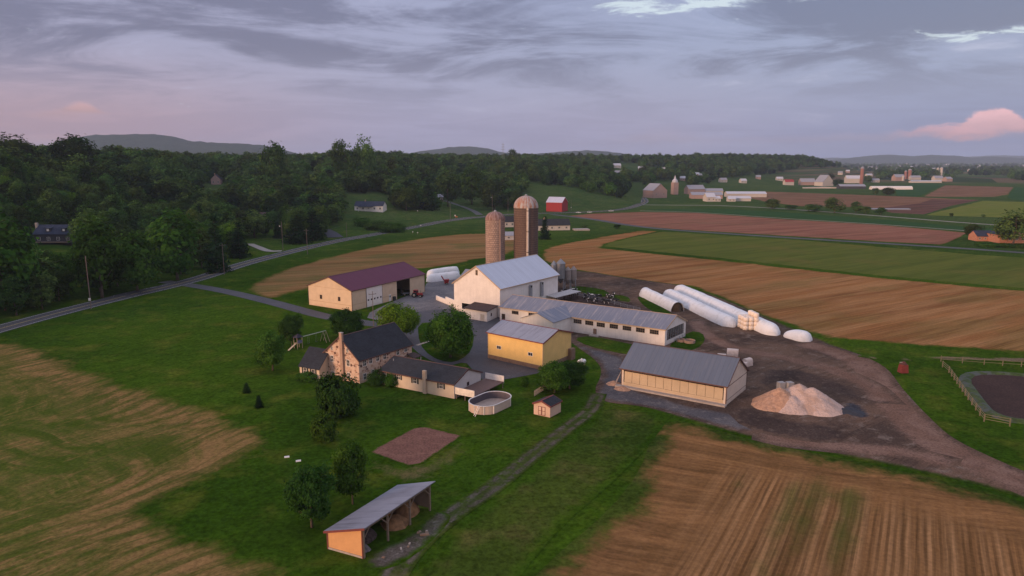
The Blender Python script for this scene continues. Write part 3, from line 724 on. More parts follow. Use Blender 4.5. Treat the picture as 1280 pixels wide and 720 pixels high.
# ---------------- maroon roofed machine shed
fr, h = frame((440.4,389), 363.5, (385,356.3), (530.6,342.5)); M2 = fr.F+fr.U/2; rd = ZAT(M2, 346)
S1 = lambda px, py=372: fr.hit('B', px, py)[0]
o0, o1 = S1(496.3, 372), S1(512.8, 368); fr_shed = fr
o = shell('machine_shed', 'long cream machine shed with maroon metal roof and open bay', 'shed', fr, h, rd, 'V', m_tancream, m_roofp, {'B': [(o0, o1, 0, h-.35)]}, trim=m_trimdark)
corner_posts(o, fr, h, m_trimdark, .14)
winpx(o, fr, 'A', 401.3, 371, 1.0, 1.3, m_trimdark, m_glassd); winpx(o, fr, 'A', 424, 373.7, 1.0, 1.3, m_trimdark, m_glassd)
m = MB(); fbox(m, fr, 'A', .2, fr.lu-.2, 1.55, 1.68, -.035, -.003); fbox(m, fr, 'A', .2, fr.lu-.2, h-.06, h+.03, -.035, -.003); fbox(m, fr, 'B', .25, o0-.3, 1.75, 1.85, -.03, -.003); m.build('belt_trim', m_trimt, o)
s0, s1 = S1(458), S1(477.6)
d = panel(o, fr, 'B', s0, s1, .05, h-.25, m_whiteboard, 'sliding_door', -.12, -.02)
for k in range(5):
    c = s0+(s1-s0)*(k+.5)/5; panel(d, fr, 'B', c-.32, c+.32, 1.95, 2.45, m_glassd, 'pane', -.15, -.121)
m = MB(); fbox(m, fr, 'B', s0-.13, s0-.01, .0, h-.1, -.14, -.004); fbox(m, fr, 'B', s1+.01, s1+.13, 0, h-.1, -.14, -.004); fbox(m, fr, 'B', s0, s1, h-.24, h-.1, -.2, -.004); m.build('door_frame', m_trimdark, o)
s2 = S1(487.5); d = panel(o, fr, 'B', s2-.5, s2+.5, .02, 2.2, m_trimw, 'door'); panel(d, fr, 'B', s2-.25, s2+.25, 1.2, 1.9, m_glassd, 'pane', -.07, -.051)
sb = S1(491.5); m = MB(); fbox(m, fr, 'B', sb-.4, sb+.4, 0, 1.3, -.9, -.1); tag(m.build('waste_bin', m_black), 'small dark bin against the long wall of the maroon roofed shed', 'bin')
# ---------------- big white barn
fr, h = frame((625,397), 360.2, (567.4,352.9), (697.5,342.6)); rd = ZAT(fr.F+fr.U/2, 332.8); fr_barn = fr; h_barn = h
a0, z0 = fr.hit('A', 577.5, 388); a1, _ = fr.hit('A', 590, 386)
lo = fr.hit('A', 600, 381)[1]; hi = lo+1.5
opsA = [(fr.hit('A', 609, 385)[0], fr.hit('A', 577.3, 380)[0], .9, 2.7)]
o = shell('bank_barn', 'tall white barn with pale metal roof in front of two silos', 'barn', fr, h, rd, 'V', m_white_wall, m_roofw, {'A': opsA, 'B': [(fr.lv*.62, fr.lv*.72, 0, 1.9), (fr.lv*.86, fr.lv*.97, 0, 2.3)]}, oh=.5, ohg=.35, trim=m_trimt)
winpx(o, fr, 'A', 595.8, 340.8, .85, 1.6, m_trimt, m_glassd)
for px, py, hh in ((662, 363.5, 3.6), (676, 361, 4.4)):
    s, z = fr.hit('B', px, py); p = panel(o, fr, 'B', s-.5, s+.5, z-hh/2, z+hh/2, m_gray, 'feed_chute', -.7, -.003); panel(p, fr, 'B', s-.35, s+.35, z+hh/2-.7, z+hh/2-.1, m_dark, 'chute_opening', -.73, -.701)
# rear wing of the barn (grey roof peeping over the eave)
fw = Fr(fr.P(fr.lu-2.5, 7.5, 0), fr.u*7.5, fr.v*9)
gable_walls(fw, h-1.2, h+2.0, 'U').build('rear_wing', m_white_wall, o, fw.u); gable_roof(fw, h-1.2, h+2.0, 'U').build('rear_wing_roof', m_roofg, o, fw.u)
# overshoot canopy on the far end with posts
m = MB(); c0 = fr.lv+.05
m.hexa([fr.P(a, b, z) for z in (0, .16) for a, b, z in ((-.2, c0-7, 2.6+z), (-.2, c0+7, 2.5+z), (-4.6, c0+7, 2.3+z), (-3.6, c0-7, 2.3+z))][:8]); cp = m.build('canopy', m_plain('canopy_sheet', (.42,.40,.40), .6), o)
for b in (c0-6, c0-1, c0+3, c0+6.7): MB().lbox(fr, -3.4, -3.2, b, b+.2, 0, 2.32).build('canopy_post', m_darkwood, o)
for b in (c0+3, c0+6.7): MB().lbox(fr, -.5, -.3, b, b+.2, 0, 2.4).build('canopy_post', m_darkwood, o)
# ---------------- low white ramp walls on the left of the barn
P0 = G0(545, 375); P1 = G0(568.5, 384.5); dd = P1-P0; nn = Vector((-dd.y, dd.x)).normalized()
rf = Fr(P0, dd, nn*.35); m = MB(); L = rf.lu
m.lbox(rf, 0, L*.52, 0, .35, 0, 1.5); m.lbox(rf, L*.52, L, 0, .35, 0, 2.3)
tag(m.build('ramp_wall', m_white_wall, None, rf.u), 'low stepped white wall running out from the left foot of the white barn', 'wall')
# ---------------- milk house
fr, h = frame((608.9,402.5), 389.5, (581.5,385), (621,384.5)); h2 = h+.5
o = thing('milk_house', 'small white lean-to with brown roof against the white barn', 'outbuilding', fr.P(0,0,0))
m = MB()
ops = {'A': [(fr.lu*.12, fr.lu*.30, 0, 2.0)]}
for face in 'ABCD':
    Lf = fr.lu if face in 'AC' else fr.lv; a, b = (0, Lf) if face in 'AC' else (.15, Lf-.15)
    for r in wall_rects(a, b, 0, h-.02, ops.get(face, [])): fbox(m, fr, face, *r, 0, .15)
m.build('wall', m_white_wall, o, fr.u)
m = MB(); m.hexa([fr.P(a, b, z+k) for k in (0, .18) for a, b, z in ((-.4, -.5, h-.05), (fr.lu+.4, -.5, h-.05), (fr.lu+.4, fr.lv+.3, h+.45), (-.4, fr.lv+.3, h+.45))]); m.build('roof', m_shing2, o, fr.u)
panel(o, fr, 'A', fr.lu*.12+.05, fr.lu*.30-.05, .02, 1.95, m_plain('pale_door', (.50,.44,.38), .6), 'door', .03, .08)
window(o, fr, 'B', fr.lv*.42, h*.55, .7, .9, m_trimdark, m_glassd)
# ---------------- long white dairy barn
fr, h = frame((830.8,432.4), 411.8, (625,383.5), (857.5,400.8)); rd = ZAT(fr.F+fr.V/2, 394.2); fr_dairy = fr; h_dairy = h; rd_dairy = rd
sx = lambda px, py: fr.hit('A', px, py)
d0, d1 = sx(631.5, 392)[0], sx(627, 392)[0]
o = shell('dairy_barn', 'long low white dairy barn with grey metal roof and a row of windows', 'barn', fr, h, rd, 'U', m_white_wall, m_roofg, {'A': [(d0, d1, 0, 2.3)], 'B': [(1.2, fr.lv-1.2, 1.1, h-.35)]}, oh=.35, ohg=.2, trim=m_trimt)
for px, py in ((722,401.7), (736.6,403.7), (751,406), (767.3,408), (783.7,410.3), (800.5,412.6), (817.8,415)):
    winpx(o, fr, 'A', px, py, 2.35, 1.15, m_wood, m_glassd, bars=(3, 1))
winpx(o, fr, 'A', 644, 390.7, 2.2, 1.0, m_wood, m_glassd, bars=(3, 0)); winpx(o, fr, 'A', 664.5, 392.8, 2.0, .8, m_wood, m_glassd, bars=(2, 0))
panel(o, fr, 'A', d0+.1, d1-.1, .02, 2.2, m_darkwood, 'door', .05, .10)
s, z = sx(744, 411); p = panel(o, fr, 'A', s-.4, s+.4, .5, 1.8, m_found, 'wall_box', -.3, -.003)
p = panel(o, fr, 'A', s-1.5, s+1.0, 0.02, .25, m_conc, 'step', -1.4, -.003)
# slatted curtain and posts in the open end
n = 7
for k in range(n): m = MB(); c = 1.3+(fr.lv-2.6)*(k+.5)/n; fbox(m, fr, 'B', c-.12, c+.12, 1.1, h-.35, .02, .14); m.build('end_post', m_gray, o)
for k in range(3): m = MB(); fbox(m, fr, 'B', 1.3, fr.lv-1.3, 1.25+k*.55, 1.33+k*.55, -.05, .018); m.build('end_rail', m_wood, o)
# cross gable
s_c, _ = sx(680.2, 400); wr, _ = sx(711.5, 400); fc = None
e = fr.hit('A', 712, 397)[0]
# its front corner (nearest) projects out towards the yard
hc = h; pr = G0(699.3, 401.5, hc); rel = pr-fr.F; ar = rel.dot(fr.u); br = rel.dot(fr.v)
pl = G0(659.5, 396.3, hc)-fr.F; al = pl.dot(fr.u)
fg = Fr(fr.P(ar, br, 0), fr.u*(al-ar), fr.v*(-br+fr.lv*.5)); apz = ZAT(fg.F+fg.U/2, 391.6)
m = gable_walls(fg, hc, apz, 'V'); c = m.build('cross_wing', m_white_wall, o, fg.u)
gable_roof(fg, hc, apz, 'V', .3, .25).build('cross_wing_roof', m_roofg, o, fg.v)
window(o, fg, 'A', fg.lu*.42, 1.9, 1.5, 1.1, m_wood, m_glassd)
# ---------------- yellow shed
fr, h = frame((678.4,463), 428.5, (609.9,415), (714.1,415.3)); rd = ZAT(fr.F+fr.V/2, 412.3); fr_yel = fr
o = shell('yellow_shed', 'bright yellow gabled shed with striped grey metal roof', 'shed', fr, h, rd, 'U', m_yellow, m_roofy, trim=m_trimred, found=(m_found, .95))
corner_posts(o, fr, h, m_trimt, .12)
for px, py in ((623.7, 434.2), (663, 442.7)): winpx(o, fr, 'A', px, py, 1.3, .85, m_trimw, m_glassd, bars=(1, 0))
m = MB(); m.lbox(fr, -1.0, -.1, fr.lv*.88, fr.lv+.3, 0, 2.6); tag(m.build('tank_cabinet', m_found, None, fr.u), 'brown cabinet at the far corner of the yellow shed', 'cabinet')
# ---------------- tan shed with blue grey roof
fr, h = frame((907.1,507.5), 481.5, (777,458.7), (933.8,462.2)); rd = ZAT(fr.F+fr.V/2, 447.7); fr_tan = fr
o = shell('implement_shed', 'tan shed with slate grey metal roof and a long row of wooden front panels', 'shed', fr, h, rd, 'U', m_siding('pale_tan_boards', (.62,.52,.44), .25, True, (.45,.33,.25), .35), m_roofd, {'A': [(.5, fr.lu-.5, .4, h-.35)]}, oh=.45, trim=m_trimdark)
corner_posts(o, fr, h, m_trimdark, .14)
n = 12; w = (fr.lu-1.3)/n
for k in range(n):
    a = .65+w*k; panel(o, fr, 'A', a+.03, a+w-.03, 1.05, h-.75, m_tanpanel, 'front_panel', .03, .10)
m = MB(); fbox(m, fr, 'A', .5, fr.lu-.5, .4, 1.02, .02, .14); m.build('kick_board', m_tanpanel, o, fr.u)
m = MB(); fbox(m, fr, 'A', -.2, fr.lu+.8, 0, .35, -1.1, -.01); m.build('concrete_apron', m_conc, o, fr.u)
m = MB(); fbox(m, fr, 'B', .2, fr.lv-.2, h*.86, h*.89, -.03, -.003); fbox(m, fr, 'B', .2, fr.lv-.2, .9, .97, -.03, -.003); m.build('belt_trim', m_trimdark, o)
# ---------------- stone farmhouse
fr, h = frame((449.5,479.7), 450.2, (404.5,441), (514.6,430.2)); rd = ZAT(fr.F+fr.U/2, 421); fr_house = fr
o = shell('stone_farmhouse', 'two storey fieldstone farmhouse with steep charcoal roof and gable chimney', 'house', fr, h, rd, 'V', m_stonew, m_shing, oh=.3, ohg=.22, trim=m_trimdark)
for px, py, w, hh in ((414.6,435,.7,.9), (434.3,437.6,.7,.9), (415,448,.95,1.4), (435.2,453.7,.95,1.4), (416.3,467.8,.95,1.4), (436,469.5,.95,1.4)):
    winpx(o, fr, 'A', px, py, w, hh, m_trimw, m_glassd)
for px, py in ((455.6,453.6), (463.2,450.4), (472,447.5), (480.8,445.4), (497.2,440), (506.9,436.4), (456,470.5), (466,466)):
    winpx(o, fr, 'B', px, py, .95, 1.4, m_trimw, m_glassd)
s, z = fr.hit('B', 507.6, 451.5); d = panel(o, fr, 'B', s-.55, s+.55, z-1.2, z+1.0, m_darkwood, 'door')
s, _ = fr.hit('A', 429, 450); m = MB(); fbox(m, fr, 'A', s-.36, s+.36, 0, rd+.95, -.5, -.02); ch = m.build('chimney', m_brickchim, o, fr.u)
m = MB(); fbox(m, fr, 'A', s-.42, s+.42, rd+.95, rd+1.07, -.56, .04); m.build('chimney_cap', m_conc, ch)
# porch with slanted roof at the far end
fp = Fr(fr.P(-2.2, fr.lv-1.6, 0), fr.u*2.15, fr.v*2.0); m = MB()
m.hexa([fp.P(a, b, z+k) for k in (0, .12) for a, b, z in ((-.2,-.2,2.5), (2.14,-.2,3.0), (2.14,2.2,3.0), (-.2,2.2,2.5))]); pr_ = m.build('porch_roof', m_shing2, o)
for b in (0, 1.9): MB().lbox(fp, -.05, .07, b, b+.12, 0, 2.5).build('porch_post', m_trimw, o)
# one storey ell on the left
fe, he = frame((399.7,476.8), 461.3, (374.4,456.9), (409, 456)); V = fe.v*8.6; fe = Fr(fe.F, fe.U, V)
# ridge from the photographed left end of the ridge
best = min((abs(PROJ(*fe.P(fe.lu, 4.3, z))[1]-433.5), z) for z in [he+.1*k for k in range(45)]); rdE = max(best[1], he+1.2)
gable_walls(fe, he, rdE, 'U').build('side_wing', m_vinyl, o, fe.u); gable_roof(fe, he, rdE, 'U', .3, .25).build('side_wing_roof', m_shing, o, fe.u)
for px, py in ((381.4,463.2), (391.7,465.2)): winpx(o, fe, 'A', px, py, .95, 1.3, m_trimw, m_glassd, m_black)
# ---------------- ranch wing with vinyl siding
fr, h = frame((567.8,498.5), 480, (475.5,462.2), (601,465)); rd = ZAT(fr.F+fr.V/2, 461.3); fr_ranch = fr
o = shell('ranch_wing', 'long single storey beige wing with dark shingle roof joined to the stone house', 'house', fr, h, rd, 'U', m_vinyl, m_shing, oh=.35, ohg=.2, trim=m_trimdark)
for px, py in ((551.4,482), (518.7,475.6), (498,470.6), (481,467)): winpx(o, fr, 'A', px, py, 1.0, 1.25, m_trimw, m_glassd, m_black)
panel(o, fr, 'B', .02, fr.lv-.02, .02, h-.05, m_greyvinyl, 'end_siding', -.03, -.003)
m = MB(); m.add([fr.P(a, b, z) for a in (-.03, -.003) for b, z in ((.02, h-.05), (fr.lv-.02, h-.05), (fr.lv/2, rd-.03))], [(0,1,2),(5,4,3),(0,3,4,1),(1,4,5,2),(2,5,3,0)]); m.build('gable_siding', m_greyvinyl, o, fr.v)
s, z = fr.hit('B', 584.8, 479.6); window(o, fr, 'B', s, z, .75, .75, m_trimdark, m_glassd, bars=(0, 0), proud=.08)
s, _ = fr.hit('A', 532, 480); m = MB(); fbox(m, fr, 'A', s-.38, s+.38, 0, h+1.7, -.5, -.02); ch = m.build('chimney', m_brick('tan_block', (.50,.38,.28), (.44,.33,.25), (.5,.42,.35), .4, .2), o, fr.u)
p = G0(492, 452, h+1.1); m = MB(); m.tube((p.x, p.y, h+.6), (p.x, p.y, h+1.7), .09); m.build('vent_pipe', m_gray, o)
# deck with white parapets
fd = Fr(fr.P(-4.6, .1, 0), fr.u*4.5, fr.v*(fr.lv+1.2)); o = thing('pool_deck', 'brown deck with white panel rails between the beige wing and the pool', 'deck', fd.P(0,0,0))
MB().lbox(fd, 0, 4.45, 0, fd.lv, 1.15, 1.3).build('deck_board', m_plain('deck_boards', (.14,.085,.075), .8, sc=4.), o)
for a in (.1, 2.2, 4.2):
    for b in (.1, fd.lv/2, fd.lv-.25): MB().lbox(fd, a, a+.14, b, b+.14, 0, 1.15).build('post', m_wood, o)
MB().lbox(fd, .02, 4.4, -.08, 0-.01, 1.0, 2.35).build('rail_panel', m_plain('white_vinyl_panel', (.78,.70,.62), .5), o)
MB().lbox(fd, .02, 4.4, fd.lv+.01, fd.lv+.08, 1.0, 2.5).build('rail_panel', m_plain('white_vinyl_panel_b', (.78,.73,.70), .5), o)
# ---------------- oval above-ground pool
c1, c2 = G0(606, 511.5), G0(619.5, 505.5); ax = (c2-c1).normalized(); R_ = 2.9; n = 40; mid_ = (c1+c2)/2; half = (c2-c1).length/2
def stadium(r, z):
    out = []
    for i in range(n):
        a = 2*math.pi*i/n; side = half if math.cos(a) >= 0 else -half; nx = Vector((-ax.y, ax.x))
        q = mid_+ax*(side+r*math.cos(a))+nx*r*math.sin(a); out.append((q.x, q.y, z))
    return out
def ringloft(rs, close=False):
    m = MB(); 
    for r, z in rs: m.v += stadium(r, z)
    for k in range(len(rs)-1):
        for i in range(n): m.f.append((k*n+i, k*n+(i+1) % n, (k+1)*n+(i+1) % n, (k+1)*n+i))
    return m
o = thing('swimming_pool', 'oval above-ground swimming pool with pale wall beside the deck', 'pool', (mid_.x, mid_.y, 0))
ringloft([(R_, 0), (R_, 1.55)]).build('pool_wall', m_siding('pool_steel', (.55,.43,.36), .9, True, (.4,.3,.25), .2), o); ringloft([(R_-.06, 1.55), (R_-.06, .06)]).build('pool_liner', m_plain('dark_liner', (.10,.085,.10), .6), o)
ringloft([(R_+.1, 1.55), (R_+.1, 1.63), (R_-.1, 1.63), (R_-.1, 1.55)]).build('top_rail', m_plain('pool_rail', (.62,.60,.60), .4), o)
m = MB(); m.v = stadium(R_-.07, .25); m.f = [tuple(range(n))]; m.build('pool_cover', m_plain('faded_cover', (.36,.28,.24), .55, sc=.8), o)
rail = stadium(R_+.06, .05)
for i in range(0, n, 4): q = rail[i]; MB().box((q[0], q[1], .02), (.14, .14, 1.53)).build('upright', m_trimw, o)
fl = Vector(stadium(R_+.1, 0)[n//2+2][:2]); lad = thing('pool_ladder', 'small white ladder leaning at the left end of the oval pool', 'ladder', (fl.x-.3, fl.y-.3, 0))
for k in (0, .55): MB().tube((fl.x-.9+k*.5, fl.y-.5-k, .02), (fl.x+k*.5, fl.y-k*.8, 1.75), .05).build('side_rail', m_trimw, lad)
for k in range(4):
    t_ = .15+k*.22; m = MB(); m.tube((fl.x-.9+.9*t_, fl.y-.5+.5*t_, 1.75*t_), (fl.x-.62+.9*t_, fl.y-1.05+.6*t_, 1.75*t_), .04); m.build('rung', m_trimw, lad)
# ---------------- garden shed
fr, h = frame((687.5,522), 508, (667.3,503.8), (701.2,501.2)); rd = ZAT(fr.F+fr.U/2, 501.3)
o = shell('garden_shed', 'tiny pink-beige garden shed with black shingle roof and double doors', 'shed', fr, h, rd, 'V', m_siding('pink_siding', (.60,.42,.33), .15, False, (.4,.25,.18), .2), m_shing, oh=.18, ohg=.15, trim=m_trimred)
c = fr.lu/2; 
for k in (-1, 1):
    a, b = (c-.72, c-.02) if k < 0 else (c+.02, c+.72); d = panel(o, fr, 'A', a, b, .12, 1.75, m_siding('door_board', (.62,.44,.35), .2, True), 'door'); m = MB()
    for r in ((a, b, .12, .2), (a, b, 1.67, 1.75), (a, a+.08, .2, 1.67), (b-.08, b, .2, 1.67), (a+.08, b-.08, .9, .98)): fbox(m, fr, 'A', *r, -.075, -.051)
    m.build('door_batten', m_trimred, d)
# ---------------- open pole shed in the foreground
F = G0(454.2, 698.3); hh = ZAT(F, 660.5); A = G0(410, 685.8); hl = ZAT(A, 663.5); B = G0(538.3, 603.5, hh); V = B-F
fr = Fr(F, A-F, V); fr_pole = fr; hl = min(hl, hh-.8)
o = thing('pole_shed', 'open-fronted pole shed with sloping grey metal roof and orange end wall', 'shed', fr.P(0,0,0))
def sl(a): return hh+(hl-hh)*a/fr.lu
m = MB(); m.add([fr.P(a, b, z) for b in (0, .08) for a, z in ((0,.25), (fr.lu,.25), (fr.lu,hl-.06), (0,hh-.06))], [(0,1,2,3),(7,6,5,4),(0,4,5,1),(1,5,6,2),(2,6,7,3),(3,7,4,0)]); m.build('end_wall', m_orange, o, fr.u)
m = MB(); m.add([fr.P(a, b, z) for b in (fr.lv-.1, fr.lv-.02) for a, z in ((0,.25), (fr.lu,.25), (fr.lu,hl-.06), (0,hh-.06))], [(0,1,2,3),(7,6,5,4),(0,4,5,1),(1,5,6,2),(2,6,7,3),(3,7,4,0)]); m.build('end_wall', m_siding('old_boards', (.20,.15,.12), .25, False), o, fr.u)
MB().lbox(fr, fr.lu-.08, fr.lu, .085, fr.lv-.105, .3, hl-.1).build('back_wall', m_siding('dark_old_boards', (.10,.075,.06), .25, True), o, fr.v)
MB().lbox(fr, .1, fr.lu+.02, -.06, -.005, 0, .24).build('foundation', m_conc, o, fr.u)
m = MB(); e = .55; m.hexa([fr.P(a, b, sl(a)+k) for k in (.0, .1) for a, b in ((-e, -.25), (fr.lu+.3, -.25), (fr.lu+.3, fr.lv+.25), (-e, fr.lv+.25))]); m.build('roof', m_roofs, o, fr.v)
m = MB(); m.hexa([fr.P(a, b, sl(a)+z) for z in (-.16, .11) for a, b in ((-e, -.31), (fr.lu+.3, -.31), (fr.lu+.3, -.26), (-e, -.26))]); m.lbox(fr, -.02, .10, -.09, -.01, .0, hh-.1); m.lbox(fr, fr.lu-.1, fr.lu+.03, -.09, -.065, .0, hl-.1); m.build('trim', m_trimred, o)
m = MB(); m.lbox(fr, -.1, .1, 0.1, fr.lv-.1, hh-.38, hh-.1); m.build('header_beam', m_wood, o)
for k, px in enumerate((455.5, 483.3, 509.5, 534.5)):
    s = (.16, fr.lv*.335, fr.lv*.66, fr.lv-.3)[k]
    p = MB().lbox(fr, -.1, .1, s-.1, s+.1, 0, hh-.38).build('post', m_wood, o)
    for q in (-1, 1):
        if (k == 0 and q < 0) or (k == 3 and q > 0): continue
        MB().tube(fr.P(0, s, hh-1.5), fr.P(0, s+q*1.1, hh-.35), .07, n=6).build('brace', m_wood, p)
for k in range(14):
    b = .4+(fr.lv-.8)*k/13; m = MB(); m.hexa([fr.P(a, bb, sl(a)-z) for z in (.16, .012) for a, bb in ((0, b-.04), (fr.lu, b-.04), (fr.lu, b+.04), (0, b+.04))]); m.build('rafter', m_wood, o)
# ================================================================ TREES
L_dark = m_leaf('foliage_dark', (.015,.044,.009), (.038,.088,.016), .01, (.85, 1.3))
L_mid = m_leaf('foliage_mid', (.024,.066,.009), (.060,.130,.018), .015, (.8, 1.35))
L_bright = m_leaf('foliage_bright', (.070,.140,.012), (.14,.26,.022), .004, (.85, 1.15))
L_con = m_leaf('foliage_conifer', (.010,.028,.011), (.024,.054,.020), .012)
L_wood = m_leaf('foliage_wood', (.022,.050,.013), (.068,.120,.027), .03)
m_bark = m_plain('bark', (.10,.075,.06), .95, sc=4.)
def leaf_mesh(name, cen, per, spread, size, mat, outc, tint=None, flat=.35, seed=1):
    """many leaf-clump faces scattered round the given centres"""
    r = np.random.default_rng(seed); n = len(cen); c = np.repeat(cen, per, 0); N = len(c)
    off = r.normal(size=(N, 3))*spread; off[:, 2] *= .7; p = c+off
    nrm = (p-outc); nrm /= np.linalg.norm(nrm, axis=1)[:, None]+1e-6
    nrm = nrm*1.15+r.normal(size=(N, 3))*.50; nrm[:, 2] += flat; nrm /= np.linalg.norm(nrm, axis=1)[:, None]
    a = np.cross(nrm, r.normal(size=(N, 3))); a /= np.linalg.norm(a, axis=1)[:, None]; b = np.cross(nrm, a)
    s = size*r.uniform(.55, 1.3, N)[:, None]; s2 = s*r.uniform(.5, .95, N)[:, None]
    v = np.stack([p-a*s, p-b*s2*.8+a*s*.2, p+a*s, p+b*s2], 1).reshape(-1, 3)
    me = bpy.data.meshes.new(name); me.vertices.add(N*4); me.vertices.foreach_set('co', v.ravel())
    me.loops.add(N*4); me.loops.foreach_set('vertex_index', np.arange(N*4)); me.polygons.add(N)
    me.polygons.foreach_set('loop_start', np.arange(N)*4); me.update(calc_edges=True)
    tn = (tint if tint is not None else r.uniform(0, 1, n)); tv = np.clip(np.repeat(tn, per*4)+np.repeat(r.normal(size=N)*.22, 4), 0, 1)
    at = me.attributes.new('tint', 'FLOAT', 'POINT'); at.data.foreach_set('value', tv); me.materials.append(mat); return me
def crown_centers(w, h, z0, ncl, seed, lobes=9, shape='round', core=.30):
    r = np.random.default_rng(seed); out = []
    L = []
    for i in range(lobes):
        a = r.uniform(0, 6.283); f = (i+.5)/lobes
        if shape == 'oval': rad = w*.22*math.sin(math.pi*min(.95, f*.85+.1)); zz = z0+h*(.15+.75*f)
        elif shape == 'spread': rad = w*.33*r.uniform(.5, 1); zz = z0+h*(.35+.45*r.random())
        else: rad = w*.27*r.uniform(.5, 1.05); zz = z0+h*(.25+.5*r.random())
        s = w*(.20+.10*r.random())
        L.append((rad*math.cos(a), rad*math.sin(a), zz, s, s*r.uniform(.7, 1.0)))
    L.append((0, 0, z0+h*.62, w*core, h*.36)); L.append((0, 0, z0+h*.40, w*(core+.08), h*.33))
    while len(out) < ncl:
        l = L[r.integers(len(L))]; d = r.normal(size=3); d /= np.linalg.norm(d); q = r.uniform(.72, 1.03) if r.random() < .85 else r.uniform(.2, .8)
        p = np.array(l[:3])+d*np.array([l[3], l[3], l[4]])*q
        if p[2] < z0 or any(np.sum(((p-np.array(m[:3]))/np.array([m[3], m[3], m[4]]))**2) < .42 for m in L if r.random() < .9): continue
        out.append(p)
    return np.array(out)
def trunk_mb(h, r0, seed, limbs=6, spread=.3, z0=.25):
    rr = random.Random(seed); m = MB(); x = y = 0.; pts = [(0, 0, 0, r0*1.25)]
    for i in range(1, 6): pts.append((rr.uniform(-.04, .04)*h*i/5, rr.uniform(-.04, .04)*h*i/5, h*.75*i/5, r0*(1-.16*i)))
    for a, b in zip(pts, pts[1:]): m.tube(a[:3], b[:3], a[3], b[3], 8, True)
    for k in range(limbs):
        i = rr.randint(1, 4); a = pts[i]; an = k*6.283/limbs+rr.uniform(-.4, .4); l = h*spread*rr.uniform(.7, 1.2)
        q = (a[0]+math.cos(an)*l, a[1]+math.sin(an)*l, a[2]+l*rr.uniform(.5, 1.1)); m.tube(a[:3], q, a[3]*.55, r0*.12, 6)
    return m
PROTO = {}
def make_tree(key, w, h, z0, ncl, per, spread, size, mat, seed, shape='round', r0=.22, lobes=9, limbs=6, core=.30):
    c = crown_centers(w, h-z0, z0, ncl, seed, lobes, shape, core)
    me = leaf_mesh('crown', c, per, spread, size, mat, np.array([0, 0, z0+(h-z0)*.35]), seed=seed)
    PROTO[key] = (me, None, w, h, trunk_mb(h, r0, seed, limbs, w/h*.32))
def conifer(key, w, h, tiers, per, size, mat, seed, z0=.8, r0=.2):
    r = np.random.default_rng(seed); cs = []
    for i in range(tiers):
        f = i/(tiers-1); z = z0+(h-z0)*f; rad = w/2*(1-f)**.85+.1; k = max(3, int(14*(1-f)+3))
        for j in range(k):
            a = r.uniform(0, 6.283); q = r.uniform(.35, 1)
            cs.append((rad*q*math.cos(a), rad*q*math.sin(a), z-rad*q*.25))
    me = leaf_mesh('crown', np.array(cs), per, w*.055+.1, size, mat, np.array([0, 0, h*.3]), seed=seed, flat=.1)
    tm = MB().tube((0, 0, 0), (0, 0, h*.92), r0, .03, 8); PROTO[key] = (me, None, w, h, tm)
make_tree('maple', 9.5, 9.5, 1.2, 420, 42, .42, .20, L_mid, 11, 'round', .25, 12, core=.36)
make_tree('maple2', 8.5, 9.0, 1.4, 360, 40, .42, .20, L_dark, 12, 'round', .22, 10, core=.36)
make_tree('young', 5.2, 7.0, 1.0, 260, 36, .30, .155, L_mid, 13, 'round', .13, 9, core=.36)
make_tree('young2', 6.2, 7.4, .9, 320, 36, .32, .16, L_dark, 14, 'round', .15, 11, core=.36)
make_tree('lime', 8.5, 7.5, 1.2, 360, 40, .40, .19, L_bright, 15, 'round', .2, 11, core=.36)
make_tree('shrub', 4.0, 3.4, .05, 200, 36, .26, .13, L_dark, 16, 'round', .07, 7, 3, .40)
make_tree('bush', 3.0, 2.0, .02, 120, 34, .22, .11, L_mid, 17, 'round', .05, 6, 3, .42)
conifer('cone', 1.7, 3.2, 16, 16, .12, L_con, 18, .1, .07)
WK = []
for i, (w, h, sh) in enumerate(((11, 15, 'round'), (12, 17, 'round'), (10, 18, 'oval'), (13, 16, 'spread'), (9.5, 19, 'oval'), (12, 14, 'spread'))):
    make_tree('wood%d' % i, w, h, .9, 170, 20, .85, .50, L_wood, 30+i, sh, .3, 6, 4, .38); WK.append('wood%d' % i)
make_tree('wlime', 11, 15, .9, 150, 20, .85, .48, L_mid, 41, 'round', .3, 9, 4); make_tree('wlime2', 10, 13, .9, 150, 20, .85, .48, L_bright, 42, 'spread', .3, 9, 4)
conifer('spruce', 7.5, 17, 22, 9, .48, L_con, 50); conifer('spruce2', 9, 15, 20, 9, .52, L_con, 51)
for k in PROTO:
    me, _, w, h, tm = PROTO[k]; o = tm.build('trunk', m_bark); tme = o.data; bpy.data.objects.remove(o)
    for p in tme.polygons: p.use_smooth = True
    PROTO[k] = (me, tme, w, h)
def tree(key, loc, label, cat='tree', group=None, sw=1., sh=1., rz=None, name='tree', mat=None):
    me, tme, w, h = PROTO[key]; r = thing(name, label, cat, loc, group, random.uniform(0, 6.28) if rz is None else rz); r.scale = (sw, sw, sh)
    for nm, d in (('trunk', tme), ('crown', me)):
        o = bpy.data.objects.new(nm, d); COL.objects.link(o); o.parent = r
    return r
def ext(key):
    me = PROTO[key][0]; a = np.zeros(len(me.vertices)*3); me.vertices.foreach_get('co', a); a = a.reshape(-1, 3)
    return 2*float(np.percentile(np.hypot(a[:, 0], a[:, 1]), 96)), float(np.percentile(a[:, 2], 99.6))
EXT = {k: ext(k) for k in PROTO}
def treepx(key, px, base, top, wpx, label, cat='tree', group=None, name='tree'):
    P = G(px, base); H_ = ZAT(P, top)-P.z; sc = SC(P); w = wpx/sc; k = EXT[key]
    return tree(key, P, label, cat, group, w/k[0], H_/k[1], name=name)
